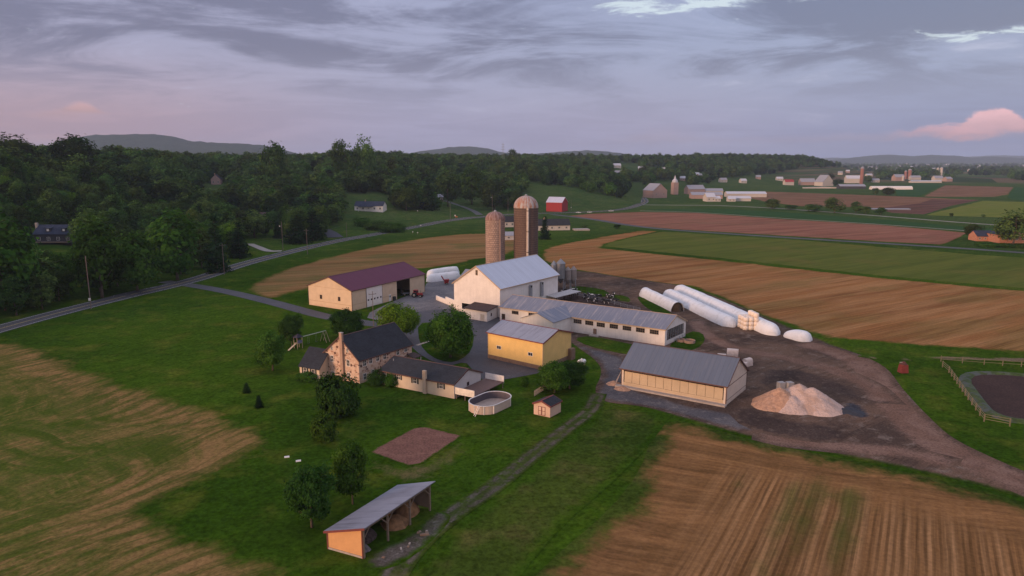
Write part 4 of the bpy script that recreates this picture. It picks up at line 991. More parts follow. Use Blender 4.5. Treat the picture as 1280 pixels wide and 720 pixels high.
for a in (('maple',563,447,386,56,'big round leafy tree on the grass island beside the yellow shed'),
 ('lime',499,425,380,50,'bright yellow-green tree right behind the stone farmhouse roof'),
 ('maple2',434,424,389,42,'dark leafy tree between driveway and stone farmhouse'),
 ('young2',365,433,393,29,'small full-crowned tree left of the wooden play set'),
 ('young',341,463,414,39,'leafy tree standing alone on the lawn left of the stone farmhouse'),
 ('young',441,630,551,43,'slender upright tree just right of its rounder neighbour by the pole shed'),
 ('young2',390,659,582,58,'round full-crowned tree beside the pole shed end wall'),
 ('young',693,491,452,42,'leafy tree behind the tiny garden shed'),
 ('young2',712,486,452,42,'dark tree nearest the white gas tank'),):
    treepx(*a)
for a in (('shrub',425,519,467,52,'large dark dome-shaped bush in front of the stone gable','bush'),
 ('bush',405,550,519,33,'low rounded shrub alone on the lawn in front of the large dark bush','shrub'),
 ('bush',387,476,465,24,'low shrub under the two windows of the left side wing','shrub'),('bush',376,474,466,13,'tiny shrub at the outer corner of the left side wing','shrub'),('bush',404,479,471,12,'small shrub between side wing and stone gable','shrub'),
 ('shrub',472,481,462,24,'dark shrub in the corner between stone house and beige wing','shrub'),('bush',491,483,466,19,'leafy shrub against the beige wing under its second window','shrub'),
 ('bush',670,452,446,10,'small green shrub at the yellow shed corner','shrub'),('bush',686,482,464,26,'bushy shrub in front of the trees by the garden shed','shrub'),('bush',718,466,452,22,'low shrub left of the white gas tank','shrub'),
 ('bush',656,482,470,12,'small sapling left of the picket fence piece','shrub')):
    treepx(*a[:6], cat=a[6], name='shrub')
treepx('cone',308.5,491,478.5,10,'small dark cone-shaped evergreen, upper one of two on the lawn','shrub',name='evergreen_shrub')
treepx('cone',324,509.5,494.5,11,'small dark cone-shaped evergreen, lower one of two on the lawn','shrub',name='evergreen_shrub')
# trees and hedges of the middle distance
mid = [('spruce2',681,299,271,15,'dark evergreen beside the tall silo'),
 ('wood1',1266,306,263,46,'large dark tree behind the brick house'),('wood3',1218,299,280,26,'low spreading tree at the left end of the brick house'),
 ('wood3',1043,266,247,24,'broad dark tree in the middle of the field hedge'),('wood0',1018,264,255,22,'dark shrubby tree left of the broad hedge tree'),('wood2',1070,266,252,14,'thin-topped tree right of the broad hedge tree'),
 ('wood5',1082,267,258,14,'low rounded hedge tree near the grey barns'),('wood0',965,261,248,18,'square dark tree at the left end of the field hedge'),('wood5',988,262,256,16,'low bush-like tree in the field hedge'),
 ('wlime',1101,268,259,14,'small green tree in front of the pale far roof'),('wood0',1110,244,234,16,'dark tree below the long white greenhouse'),('wood5',1094,244,235,8,'narrow tree below the long white greenhouse'),
 ('wood5',1189,271,266.5,5,'tiny round tree in the lime green field edge'),('wood5',1229,272,268,5,'tiny round tree right of another on the lime field edge'),
 ('wood0',1084,228,219,10,'tree between the far white barns'),('wood1',1047,233,223,12,'dark tree beside the far white gable barn'),('wood1',1037,228,216,10,'tree behind the far white gable barn'),
 ('wood3',1135,222,209,14,'big dark tree right behind the far farmstead'),('wood1',1154,220,212,10,'round tree left of the far twin silos'),
 ('wood3',745,268,262,9,'small bush at the end of the lawn by the pink soil field') if False else ('wood5',731,286,281.5,8,'small round bush on the lawn edge beside the tan field'),
 ('wood5',771,286,280.5,9,'lone round bush beside the back road')]
for a in mid: treepx(*a)
# ================================================================ WOODS
ROADPY = [(-400,560),(-200,466),(0,402),(113,372),(240,341),(310,320),(400,298),(420,292),(520,274),(608,259),(640,262),(660,229),(700,232),(780,250),(800,246),(860,236),(905,224),(960,218),(1000,211),(1055,208)]
def forest_edge(px): return float(np.interp(px, [a for a, b in ROADPY], [b for a, b in ROADPY]))
CLEAR = [[(398,305),(404,291),(420,280),(432,264),(500,263),(512,262),(545,263),(600,258),(645,262),(640,272),(520,290),(400,312)],
 [(28,304),(100,304),(104,338),(60,352),(20,345)],[(36,284),(96,284),(96,305),(36,305)],[(253,228),(287,228),(290,262),(250,262)],[(428,243),(484,243),(500,275),(425,275)],
 [(286,266),(336,266),(340,292),(286,292)],[(355,256),(373,256),(373,279),(355,279)],[(300,300),(362,300),(362,325),(300,330)],
 [(382,215),(402,215),(402,240),(382,240)],[(545,250),(600,245),(608,262),(545,262)],[(790,228),(806,228),(806,262),(780,262)],[(764,204),(800,204),(800,222),(764,222)],[(812,228),(860,226),(862,246),(812,246)],[(795,210),(830,208),(832,218),(795,218)],[(864,216),(884,216),(884,226),(864,226)]]
pts = []
for (y0, y1, st) in ((120, 700, 9.6), (700, 1150, 11.5), (1150, 2350, 15.)):
    for iy in range(int((y1-y0)/st)):
        y = y0+iy*st
        for ix in range(int(-y*1.0/st), int(y*.6/st)):
            xx = (ix+RNG.uniform(-.42, .42))*st; yy = y+RNG.uniform(-.42, .42)*st; z = TH(xx, yy); px, py = PROJ(xx, yy, z)
            if px < -170 or px > 1062: continue
            if py > forest_edge(px)+RNG.uniform(-2, 1): continue
            if z < .3 and yy < 900 and px > 600: continue
            if any(inpoly(px, py, c) for c in CLEAR): continue
            thin = .88 if px < 700 else .8
            if 720 < px < 890 and yy < 1350: thin = .55
            if yy > 1150: thin = .95
            if RNG.random() > thin: continue
            pts.append((yy, xx, yy, z, px, py))
pts.sort()
def wood_key(px, y):
    u = RNG.random(); n = mnoise.noise(Vector((px*.02, y*.012, 5)))
    if u < .13+.2*max(0, n): return 'spruce' if u < .08 else 'spruce2'
    if u > .80: return 'wlime'
    if u > .785 and n < .15: return 'wlime2'
    return WK[RNG.integers(len(WK))]
wl = {'spruce': ('tall dark conifer within the wooded hillside beyond the road', 'conifers in the hillside wood'), 'spruce2': ('broad dark conifer within the wooded hillside beyond the road', 'conifers in the hillside wood'),
      'wlime': ('fresh green leafy tree within the wooded hillside beyond the road', 'leafy trees in the hillside wood'), 'wlime2': ('pale yellow-green tree within the wooded hillside beyond the road', 'leafy trees in the hillside wood')}
pts_in = [p for p in pts if -45 < p[4] < 1062]; pts_out = [p for p in pts if not (-45 < p[4] < 1062)]
front = pts_in[:285]
def hs(px, y):
    s = RNG.uniform(.62, 1.08)
    if y < 260: s *= .88
    return s
for _, x, y, z, px, py in front:
    k = wood_key(px, y); s = hs(px, y); lb, gp = wl.get(k, ('dark leafy tree within the wooded hillside beyond the road', 'leafy trees in the hillside wood'))
    tree(k, (x, y, z-.2), lb, 'tree', gp, s*RNG.uniform(.95, 1.15), s, name='conifer' if k.startswith('spruce') else 'woodland_tree')
# special skyline trees
for key, px, y, top, w, lb in (('wood0', 343, 640, 176, 30, 'tall round-headed tree rising above the woodland skyline'), ('wood1', 457, 700, 166, 27, 'tallest feathery tree on the woodland skyline'), ('wood3', 432, 690, 174, 30, 'broad dark skyline tree just left of the tallest one'),
    ('wood2', 640, 1150, 186, 14, 'small round tree poking up on the skyline near the mast'), ('wood1', 20, 500, 164, 50, 'bushy tree top rising at the left end of the skyline'), ('wood0', 95, 520, 167, 46, 'wide tree top on the skyline left of the blue hill')):
    t0 = Vector(((px-640)/FPX*(y*CC+20*SS), y)); z = TH(t0.x, y); H_ = ZAT((t0.x, y), top)-z; sc = SC((0, y)); kk = PROTO[key]
    tree(key, (t0.x, y, z), lb, 'tree', None, w/sc/kk[2], H_/kk[3], name='skyline_tree')
# roadside trees seen large at the left edge, and garden conifers near the houses
for a in (('wlime',8,388,262,80,'big leafy tree at the left picture edge above the road'),('wood3',52,372,318,66,'spreading dark tree by the road below the dark house'),('wlime',128,372,272,64,'full fresh green tree behind the roadside pole'),
 ('wlime',172,364,290,56,'mid green tree on the road bank, third from the picture edge'),('wlime',222,350,262,64,'pale green tree leaning over the road bank'),('spruce',300,322,278,26,'dark narrow conifer by the concrete driveway'),
 ('spruce',272,340,268,30,'tall conifer where the farm driveway meets the road'),('spruce2',372,304,268,34,'wide dark conifer behind the light pole'),('spruce2',392,300,262,30,'dark conifer left of the white house lawn'),
 ('spruce2',535,262,222,24,'dark pointed spruce on the lawn near the side road'),('wood5',508,263,235,30,'grey-green small tree left of the pointed spruce'),('wood1',560,258,210,34,'dark tree beyond the side road'),('wlime',590,256,207,34,'yellowish tree above the side road'),('wood0',618,262,225,34,'dark tree above the left silo'),('wood5',643,262,238,22,'low dark tree between pasture and silo')):
    treepx(*a)
hedges = [(452,280,24),(470,284,30),(487,287,30),(498,287,20)]
for i, (px, py, w) in enumerate(hedges):
    treepx('bush', px, py+3, py-8, w, ('reddish dark shrub, upper end of the hedge on the bank','wide dark shrub, second from the top of the bank hedge','wide dark shrub, third from the top of the bank hedge','dark shrub at the lower end of the bank hedge')[i], 'shrub', 'hedge shrubs on the road bank', 'hedge_shrub')
# the rest of the wood: instances of a few crowns on scattered points, one object
lib = bpy.data.collections.new('far_tree_kinds')
for i in range(5):
    w, h, shp = ((12,15,'round'),(14,15,'spread'),(11,17,'oval'),(13,14,'round'),(10,13,'oval'))[i]
    c = crown_centers(w, h-1.5, 1.5, 90, 70+i, 7, shp); me = leaf_mesh('far_crown', c, 12, 1.2, .95, (L_wood, L_wood, L_wood, L_mid, L_con)[i], np.array([0, 0, 5.]), seed=i)
    o = bpy.data.objects.new('far_crown', me); lib.objects.link(o)
def stuff_trees(name, P, label, smin=.7, smax=1.1):
    me = bpy.data.meshes.new(name); me.from_pydata(P, [], []); o = bpy.data.objects.new(name, me); COL.objects.link(o)
    g = bpy.data.node_groups.new(name+'_scatter', 'GeometryNodeTree'); g.interface.new_socket('Geometry', in_out='INPUT', socket_type='NodeSocketGeometry'); g.interface.new_socket('Geometry', in_out='OUTPUT', socket_type='NodeSocketGeometry')
    N = g.nodes.new; gi = N('NodeGroupInput'); go = N('NodeGroupOutput'); mp = N('GeometryNodeMeshToPoints'); ip = N('GeometryNodeInstanceOnPoints'); ci = N('GeometryNodeCollectionInfo')
    ci.inputs['Collection'].default_value = lib; ci.inputs['Separate Children'].default_value = True; ci.inputs['Reset Children'].default_value = True
    ip.inputs['Pick Instance'].default_value = True
    ri = N('FunctionNodeRandomValue'); ri.data_type = 'INT'; ri.inputs[4].default_value = 0; ri.inputs[5].default_value = 4; ri.inputs['Seed'].default_value = 3
    rr = N('FunctionNodeRandomValue'); rr.data_type = 'FLOAT_VECTOR'; rr.inputs[0].default_value = (0, 0, 0); rr.inputs[1].default_value = (0, 0, 6.28)
    rs = N('FunctionNodeRandomValue'); rs.data_type = 'FLOAT'; rs.inputs[2].default_value = smin; rs.inputs[3].default_value = smax; rs.inputs['Seed'].default_value = 9
    L = g.links.new
    L(gi.outputs[0], mp.inputs[0]); L(mp.outputs[0], ip.inputs['Points']); L(ci.outputs[0], ip.inputs['Instance']); L(ri.outputs[2], ip.inputs['Instance Index']); L(rr.outputs[0], ip.inputs['Rotation']); L(rs.outputs[1], ip.inputs['Scale']); L(ip.outputs[0], go.inputs[0])
    md = o.modifiers.new('scatter', 'NODES'); md.node_group = g; o['kind'] = 'stuff'; o['label'] = label; return o
rest = [(p[1], p[2], p[3]-.3) for p in pts_in[285:]+pts_out]
stuff_trees('far_woods', rest, 'dark woodland covering the hills beyond the road', .7, 1.12)
# woodland belts of the far plain
P = []
for _ in range(9000):
    y = 2000*math.exp(RNG.random()*1.45); x = RNG.uniform(-.1, .95)*y
    n = mnoise.noise(Vector((x*.0016, y*.004, 2.)))+.35*mnoise.noise(Vector((x*.006, y*.012, 7.)))
    if n > .12 and TH(x, y) < 1: P.append((x, y, 0.))
for _ in range(1400):
    y = RNG.uniform(1500, 2000); x = RNG.uniform(.52, .9)*y
    if mnoise.noise(Vector((x*.004, y*.006, 4.))) > .15: P.append((x, y, 0))
stuff_trees('plain_woods', P, 'belts of trees across the far plain', .8, 1.4)
print('TREES', len(pts), len(P))
# ================================================================ DISTANT HILLS
def hill(name, D, ppts, depth, mat):
    """a wooded ridge standing at distance D; its crest follows the photographed skyline"""
    xs = [a for a, b in ppts]; N_ = 120; m = MB(); rows = 9
    for j in range(rows+1):
        f = j/rows
        for i in range(N_+1):
            px = xs[0]+(xs[-1]-xs[0])*i/N_; top = float(np.interp(px, xs, [b for a, b in ppts]))
            y = D-depth/2+depth*f; x = (px-640)/FPX*(D*CC)*(1+.12*(f-.5)); Hh = max(0., ZAT((x, D), top))
            prof = math.sin(math.pi*f)**.8; z = Hh*prof*(1+.06*mnoise.noise(Vector((x*.004, y*.004, 1))))
            z += prof*7*mnoise.noise(Vector((x*.02, y*.02, 3))) if Hh > 20 else 0
            m.v.append((x, y, z-1.0 if Hh*prof > 0 else -1.0))
    for j in range(rows):
        for i in range(N_): a = j*(N_+1)+i; m.f.append((a, a+1, a+N_+2, a+N_+1))
    o = m.build(name, mat, smooth=True); o['kind'] = 'structure'; return o
tt = NT('hill_woods'); pp = tt.pos(); a_ = tt.noise(pp, .02, 6, .7)
M_hill = tt.bsdf(tt.mix(tt.mr(a_, .3, .7), (.018,.032,.022), (.040,.060,.036)), 1., spec=0., bump=a_, bstr=1., bdist=15.)
hill('hill', 5200, [(60,190),(85,182),(105,172),(130,168),(160,166.5),(190,167.5),(215,170),(240,175),(262,178),(285,179),(310,179.5),(335,183),(360,188),(380,194),(400,198)], 1500, M_hill)
hill('hill', 6500, [(500,196),(520,190),(545,186),(565,184),(590,183.5),(610,185),(625,189),(645,193),(665,192),(690,190.5),(715,188.5),(740,188),(770,190),(800,196),(830,200)], 1600, M_hill)
hill('hill', 9500, [(1040,200),(1065,197),(1090,194),(1110,193),(1140,195),(1165,193.5),(1190,194.5),(1215,197),(1240,195.5),(1280,197.5),(1340,196),(1400,200)], 1500, M_hill)
hill('hill', 12500, [(990,199.5),(1040,197),(1100,198),(1180,197),(1250,194),(1300,195),(1360,198),(1420,200)], 900, M_hill)
# ================================================================ SILOS, BINS, BAGS
def silo(px, base, top, wpx, dome_top, label, stave, dome, ladder):
    P = G0(px, base); sc = SC(P); R_ = wpx/2/sc; Ht = ZAT(P, top); Hd = ZAT(P, dome_top)-Ht
    o = thing('silo', label, 'silo', (P.x, P.y, 0)); n = 32
    b = MB().lathe((P.x, P.y, 0), [(R_, 0), (R_, Ht)], n); b.sm = False
    w = b.build('silo_wall', stave, o)
    uv = w.data.uv_layers[0].data   # wrap the staves round the tube
    for p in w.data.polygons:
        if abs(p.normal.z) > .5: continue
        for li in p.loop_indices:
            c = w.data.vertices[w.data.loops[li].vertex_index].co; a = math.atan2(c.y, c.x)
            if math.atan2(p.center.y, p.center.x) > 2.9 and a < 0: a += 2*math.pi
            uv[li].uv = (a*R_, c.z)
    prof = [(R_+.12, 0), (R_+.12, .12)]+[(max(.35, (R_+.08)*math.cos(t_*math.pi/2*.97)), .12+Hd*math.sin(t_*math.pi/2)) for t_ in [i/8 for i in range(9)]]
    d = MB().lathe((P.x, P.y, Ht), prof, 24).build('dome', dome, o)
    MB().lathe((P.x, P.y, Ht+Hd+.1), [(.5, 0), (.5, .35), (.15, .6)], 10).build('dome_vent', m_gray, d)
    # chute or ladder cage up the camera side
    a = ladder[0]; dx, dy = math.sin(a), -math.cos(a); c = Vector((P.x+dx*(R_+ladder[1]*.4), P.y+dy*(R_+ladder[1]*.4)))
    MB().tube((c.x, c.y, ladder[2]), (c.x, c.y, Ht+.3), ladder[1], n=10).build('chute', ladder[3], o)
    if ladder[4]:
        for k in range(ladder[4]): z = 4+(Ht-5)*k/(ladder[4]-1); MB().tube((c.x, c.y, z), (c.x, c.y, z+.25), ladder[1]*1.12, n=10).build('chute_band', m_darkwood, o)
    # steel hoops
    m = MB(); n_h = int(Ht/ladder[5])
    for k in range(n_h): m.lathe((P.x, P.y, .5+k*ladder[5]), [(R_+.03, 0), (R_+.03, .05)], n)
    h = m.build('hoops', m_plain('hoop_steel', (.16,.11,.09), .7), o); h['kind'] = 'stuff'
    return o
m_stave1 = m_brick('pale_staves', (.42,.30,.25), (.31,.215,.175), (.17,.12,.10), .9, .75)
m_stave2 = m_brick('brown_staves', (.175,.115,.095), (.14,.09,.075), (.08,.055,.045), .45, .8)
def m_dome(name, a, b):
    t = NT(name); p = t.objc(); x, y, z = t.sep(p); an = t.math('ARCTAN2', y, x)
    s = t.noise(t.scale(p, (.0, .0, .3)), 1., 2); q = t.n('ShaderNodeCombineXYZ'); t.put(q.inputs[0], t.math('MULTIPLY', an, 2.2)); t.put(q.inputs[1], t.math('MULTIPLY', z, .12))
    n = t.noise(q.outputs[0], 2.4, 4, .7); c = t.mix(t.mr(n, .42, .58), a, b)
    g = t.math('FRACT', t.math('MULTIPLY', an, 3.82)); c = t.mix(t.mr(g, 0, .12, .35, 0.), c, (.08,.05,.04))
    return t.bsdf(c, .6, 0., spec=.3)
silo(619.3, 353, 274.5, 24, 264.8, 'shorter pale concrete stave silo with rusty brown dome', m_stave1, m_dome('rust_dome', (.17,.085,.07), (.30,.20,.18)), (.55, .42, 5, m_plain('rusty_chute', (.24,.17,.15), .8), 0, 1.6))
silo(657.2, 352, 259.5, 30, 245, 'taller dark brown silo with white streaked dome and pale ladder chute', m_stave2, m_dome('streak_dome', (.40,.36,.35), (.34,.15,.09)), (.12, .45, 3, m_plain('pale_chute', (.52,.44,.38), .7), 4, .85))
m_galv = m_plain('galvanised', (.22,.23,.25), .4, .5, sc=.6); m_galvd = m_plain('dull_bin', (.26,.22,.205), .7, sc=.6)
for px, base, cyl, eav, top, w, mat, lb in ((692, 362, 349, 331, 326.5, 8, m_galv, 'slim pale feed bin half hidden behind the barn roof'), (700.5, 362, 347.5, 329, 324, 11.5, m_galv, 'tallest grey steel feed bin with cone roof beside the barn'),
      (709.5, 361, 349, 337.5, 334, 8.5, m_galvd, 'squat brownish feed bin, middle of the three by the canopy'), (716.6, 360.5, 349, 337, 333, 8, m_galvd, 'squat brownish feed bin at the outer end by the canopy')):
    P = G0(px, base); sc = SC(P); R_ = w/2/sc; z1, z2, z3 = ZAT(P, cyl), ZAT(P, eav), ZAT(P, top); o = thing('feed_bin', lb, 'feed bin', (P.x, P.y, 0), 'feed bins beside the barn')
    MB().lathe((P.x, P.y, 0), [(R_, z1), (R_, z2)], 20).build('bin_wall', mat, o); MB().lathe((P.x, P.y, 0), [(R_+.08, z2), (.25, z3), (.2, z3+.15)], 20).build('bin_roof', mat, o)
    MB().lathe((P.x, P.y, 0), [(.25, max(.8, z1-1.8)), (R_*.98, z1)], 16).build('hopper', mat, o)
    for k in range(4): a = k*math.pi/2+.6; MB().tube((P.x+R_*math.cos(a), P.y+R_*math.sin(a), 0), (P.x+R_*math.cos(a), P.y+R_*math.sin(a), z1+.4), .09, n=6).build('leg', m_gray, o)
m_wrapw = m_wrap('white_wrap', (.80,.80,.82))
def bag(path, rad, hgt, label, ends=(1, 1), openend=False, seed=0, name='silage_bag'):
    P = [G0(*q) for q in path]; L = resample(crspline(P, 6) if len(P) > 2 else P, 1.2, False); n = 16; m = MB(); N_ = len(L)
    tot = sum((b-a).length for a, b in zip(L, L[1:])); acc = 0.
    for i, p in enumerate(L):
        if i: acc += (p-L[i-1]).length
        d = (L[min(i+1, N_-1)]-L[max(i-1, 0)]).normalized(); nx = Vector((-d.y, d.x)); k = 1.
        for e, s_ in ((0, acc), (1, tot-acc)):
            if ends[e]: k = min(k, math.sqrt(max(0.02, 1-(1-min(1, s_/(ends[e]*rad*1.2)))**2)))
        wob = 1+.05*mnoise.noise(Vector((acc*.25, seed, 0)))
        for j in range(n+1):
            a = math.pi*j/n; x = math.cos(a); z = math.sin(a)**.8 if 0 < j < n else 0
            rr = rad*k*wob*(1+.04*mnoise.noise(Vector((acc*.5, j*.7, seed)))); q = p+nx*x*rr*(1.06 if z < .4 else 1.); m.v.append((q.x, q.y, max(0, z*hgt*(k**.9)*wob)))
    for i in range(N_-1):
        for j in range(n): a = i*(n+1)+j; m.f.append((a, a+1, a+n+2, a+n+1))
    if not openend: m.f.append(tuple(range((N_-1)*(n+1), N_*(n+1))))
    m.f.append(tuple(range(n, -1, -1)))
    o = m.build(name, m_wrapw, smooth=True); tag(o, label, 'silage bag'); return o
o = bag([(803.5,368.3),(822,377.5),(847,389.5)], 2.0, 2.9, 'short white silage bag with dark open end, left of the long ones', (1, 0), True, 1)
# silage face inside the open end
P = G0(846.2, 389.0); d = (P-G0(822, 377.5)).normalized(); nx = Vector((-d.y, d.x)); m = MB(); ring = [(P+nx*math.cos(math.pi*j/14)*1.85)[:]+(2.65*math.sin(math.pi*j/14)**.8,) for j in range(15)]
ring = [(q[0], q[1], q[2]) for q in ring]; ctr = P+d*2.2; m.v = ring+[(ctr.x, ctr.y, .0), (ctr.x-d.x*.8, ctr.y-d.y*.8, .9)]; 
for j in range(14): m.f.append((j, j+1, 16))
for j in (0, 13): m.f.append((j, 15, 16) if j == 0 else (14, 16, 15))
tag(m.build('silage_heap', m_plain('silage', (.055,.035,.022), .95, sc=2.)), 'dark brown silage spilling from the open end of the short bag', 'silage')
bag([(833,369),(860,382),(890,397),(917,409.5)], 2.3, 2.7, 'long white silage bag lying nearest the dirt yard', (1.2, 1), seed=2)
bag([(846,363.8),(880,379),(920,397.5),(955,413),(970,420)], 2.4, 2.9, 'longest white silage bag along the edge of the tan field', (1.4, 1.2), seed=3)
bag([(980.5,419.5),(988,421.5),(998,423.5),(1012,427.5)], 2.3, 2.5, 'small white teardrop-shaped silage bag at the end of the row', (2.2, .8), seed=4)
bag([(533,352.5),(552,350),(576,347)], 1.9, 2.8, 'white silage bag nearest the red hopper, left of the barn', (1, 1), seed=5)
bag([(534,346.5),(552,343.5),(574,340.5)], 1.9, 2.8, 'white silage bag behind another one, left of the barn', (1, 1), seed=6)
# wrapped bales leaning on the long bag
m_balew = m_wrap('bale_wrap', (.82,.70,.60)); bm_ = MB(); bm_.lathe((0, 0, 0), [(.5, .0), (.74, .12), (.8, .6), (.74, 1.05), (.5, 1.2)], 14); bo = bm_.build('wrapped_bale', m_balew, smooth=True); bme = bo.data; bpy.data.objects.remove(bo)
k = 0
bc = G0(931, 409); bd = (G0(946, 417)-bc); 
names = ['lowest', 'second', 'third', 'fourth', 'topmost']; cn = ['left', 'middle', 'right']
bx = bd.normalized(); by = Vector((-bx.y, bx.x))
for r_ in range(3):
    for c_ in range(3):
        for st in range((3, 3, 4)[r_]):
            q = bc+bx*(c_*1.6-.3+.1*r_)+by*(-1.2+r_*1.35); z = st*1.16
            o = bpy.data.objects.new('wrapped_bale', bme); COL.objects.link(o); o.location = (q.x, q.y, z); o.rotation_euler = (0, 0, k); k += 1
            tag(o, 'cream wrapped bale in the stack against the long white bag', 'bale', 'wrapped bales stacked against the silage bag')
# ================================================================ GRAVEL HEAPS
def heap(cones, label, name, mat, res=.35, seed=0):
    C = [(G0(px, py), h_, r_) for px, py, h_, r_ in cones]; x0 = min(c[0].x-c[2] for c in C)-1; x1 = max(c[0].x+c[2] for c in C)+1; y0 = min(c[0].y-c[2] for c in C)-1; y1 = max(c[0].y+c[2] for c in C)+1
    nx, ny = int((x1-x0)/res), int((y1-y0)/res); m = MB(); ok = []
    for j in range(ny+1):
        for i in range(nx+1):
            x, y = x0+i*res, y0+j*res; z = -.3
            for p, h_, r_ in C:
                rr = r_*(1+.12*mnoise.noise(Vector((math.atan2(y-p.y, x-p.x)*1.3, p.x, seed)))); q = h_*(1-math.hypot(x-p.x, y-p.y)/rr); z = max(z, q-.10*max(0, q-h_*.85)*3)
            if z > 0: z += .10*mnoise.noise(Vector((x*1.4, y*1.4, seed)))+.05*mnoise.noise(Vector((x*5, y*5, seed)))
            m.v.append((x, y, max(z, -.3)))
    for j in range(ny):
        for i in range(nx):
            a = j*(nx+1)+i; q = (a, a+1, a+nx+2, a+nx+1)
            if max(m.v[w][2] for w in q) > -.25: m.f.append(q)
    o = m.build(name, mat); return tag(o, label, 'gravel heap')
m_grav1 = NT('heap_gravel'); p_ = m_grav1.objc(); n1_ = m_grav1.noise(p_, .25, 4, .6, .5); n2_ = m_grav1.noise(p_, 3.5, 3, .7); c_ = m_grav1.mix(m_grav1.mr(n1_, .45, .6), (.55,.40,.34), (.42,.29,.23)); c_ = m_grav1.mix(m_grav1.mr(n2_, .4, .7, 0, .6), c_, (.30,.22,.19)); m_grav1 = m_grav1.bsdf(c_, .95, bump=n2_, bstr=.8, bdist=.15, spec=.1)
m_grav2 = m_plain('heap_sand', (.40,.235,.155), .95, sc=2., var=.25)
heap([(998,503,3.9,5.6),(1014,506,3.6,5.6),(1023,511,2.3,4.2),(988,509,2.3,4.2)], 'large pinkish gravel heap with twin peaks on the dirt yard', 'gravel_heap', m_grav1, seed=1)
heap([(974,505,3.4,4.9),(963,507,2.1,3.6)], 'brown sandy heap merging into the left side of the gravel heap', 'sand_heap', m_grav2, seed=2)
heap([(1058,514,.5,2.2),(1070,517,.4,2.0)], 'low dark heap right of the gravel heap', 'dark_heap', m_plain('black_stone', (.035,.037,.047), .9), seed=3)
heap([(778,486,.55,1.9),(767,480,.8,1.6)], 'low pile of tan rubble by the left corner of the slate roofed shed', 'rubble_pile', m_grav2, seed=4)
P = G0(983.5, 489)
o = thing('concrete_block', 'pair of pale concrete blocks with a gap behind the gravel heap', 'block', (P.x, P.y, 0))
for dx in (-.75, .95): MB().box((P.x+dx, P.y+1+abs(dx-.1)*.2, 0), (1.3, 1.1, 1.5), .3).build('block', m_plain('grey_block', (.32,.30,.30), .9), o)
# ================================================================ CALF HUTCHES, TUBS, TANKS
m_hutch = m_plain('hutch_plastic', (.62,.50,.44), .6, dirt=(.35,.25,.2))
def hutch(px, py, L, W_, H_, rz, label):
    P = G0(px, py); o = thing('calf_hutch', label, 'calf hutch', (P.x, P.y, 0), 'calf hutches behind the shed', rz); m = MB(); n = 10
    for x in (-L/2, L/2):
        for j in range(n+1): a = math.pi*j/n; m.v.append((x, W_/2*math.copysign(abs(math.cos(a))**.6, math.cos(a)), H_*math.sin(a)**.6))
    for j in range(n): m.f.append((j, j+1, n+2+j, n+1+j))
    m.f.append(tuple(range(n, -1, -1)))
    b = bpy.data.meshes.new('shell'); b.from_pydata(m.v, [], m.f); b.materials.append(m_hutch); s_ = bpy.data.objects.new('shell', b); COL.objects.link(s_); s_.parent = o
    f = bpy.data.meshes.new('front_rim'); mm = MB()
    for j in range(n+1):
        a = math.pi*j/n
        for k in (1., .72): mm.v.append((L/2+.01, k*W_/2*math.copysign(abs(math.cos(a))**.6, math.cos(a)), k*H_*math.sin(a)**.6))
    for j in range(n): mm.f.append((2*j, 2*j+1, 2*j+3, 2*j+2))
    f.from_pydata(mm.v, [], mm.f); f.materials.append(m_hutch); s_ = bpy.data.objects.new('front_rim', f); COL.objects.link(s_); s_.parent = o
    f = bpy.data.meshes.new('dark_floor'); f.from_pydata([(-L/2+.05, -W_/2*.9, .03), (L/2-.05, -W_/2*.9, .03), (L/2-.05, W_/2*.9, .03), (-L/2+.05, W_/2*.9, .03)], [], [(0, 1, 2, 3)]); f.materials.append(m_dark); s_ = bpy.data.objects.new('bedding', f); COL.objects.link(s_); s_.parent = o
hutch(915.5, 447, 2.5, 2.0, 2.1, -.35, 'largest calf hutch with a dark round opening behind the slate roofed shed')
hutch(902, 448.5, 1.9, 1.4, 1.2, -.3, 'low pink calf hutch half hidden by the ridge of the slate roofed shed')
hutch(934, 457, 2.0, 1.5, 1.7, .6, 'outermost boxy calf hutch beyond the shed gable'); hutch(928.6, 460, 1.7, 1.4, 1.4, -.3, 'small calf hutch right behind the shed gable')
m_tub = m_plain('tub_wood', (.30,.21,.17), .9)
for px, py, r_, h_, lb in ((862, 428.5, 1.35, .75, 'round open feed tub on the grass beside the open end of the dairy barn'), (851, 427, 1.1, .7, 'smaller round feed tub nearer the barn end')):
    P = G0(px, py); MB().lathe((P.x, P.y, 0), [(r_, 0), (r_*1.03, h_), (r_*.92, h_), (r_*.9, .15)], 20).build('feed_tub', m_tub); tag(bpy.data.objects[-1] if False else COL.objects[-1], lb, 'feed tub')
P = G0(727, 456.5); o = thing('gas_tank', 'white horizontal gas tank on the grass behind the yellow shed', 'tank', (P.x, P.y, 0)); a_ = Vector((.85, .5, 0)).normalized(); c0_ = Vector((P.x, P.y, .85))
m = MB(); prof = [(-1.05, .1), (-.98, .35), (-.75, .5), (.75, .5), (.98, .35), (1.05, .1)]
for s_, r_ in prof:
    for j in range(14): t_ = 2*math.pi*j/14; q = c0_+a_*s_+Vector((-a_.y, a_.x, 0))*math.cos(t_)*r_+Vector((0, 0, 1))*math.sin(t_)*r_; m.v.append(tuple(q))
for k in range(5):
    for j in range(14): m.f.append((k*14+j, k*14+(j+1) % 14, (k+1)*14+(j+1) % 14, (k+1)*14+j))
m.f += [tuple(range(13, -1, -1)), tuple(range(70, 84))]; m.build('tank_body', m_plain('tank_white', (.80,.78,.78), .35), o, smooth=True)
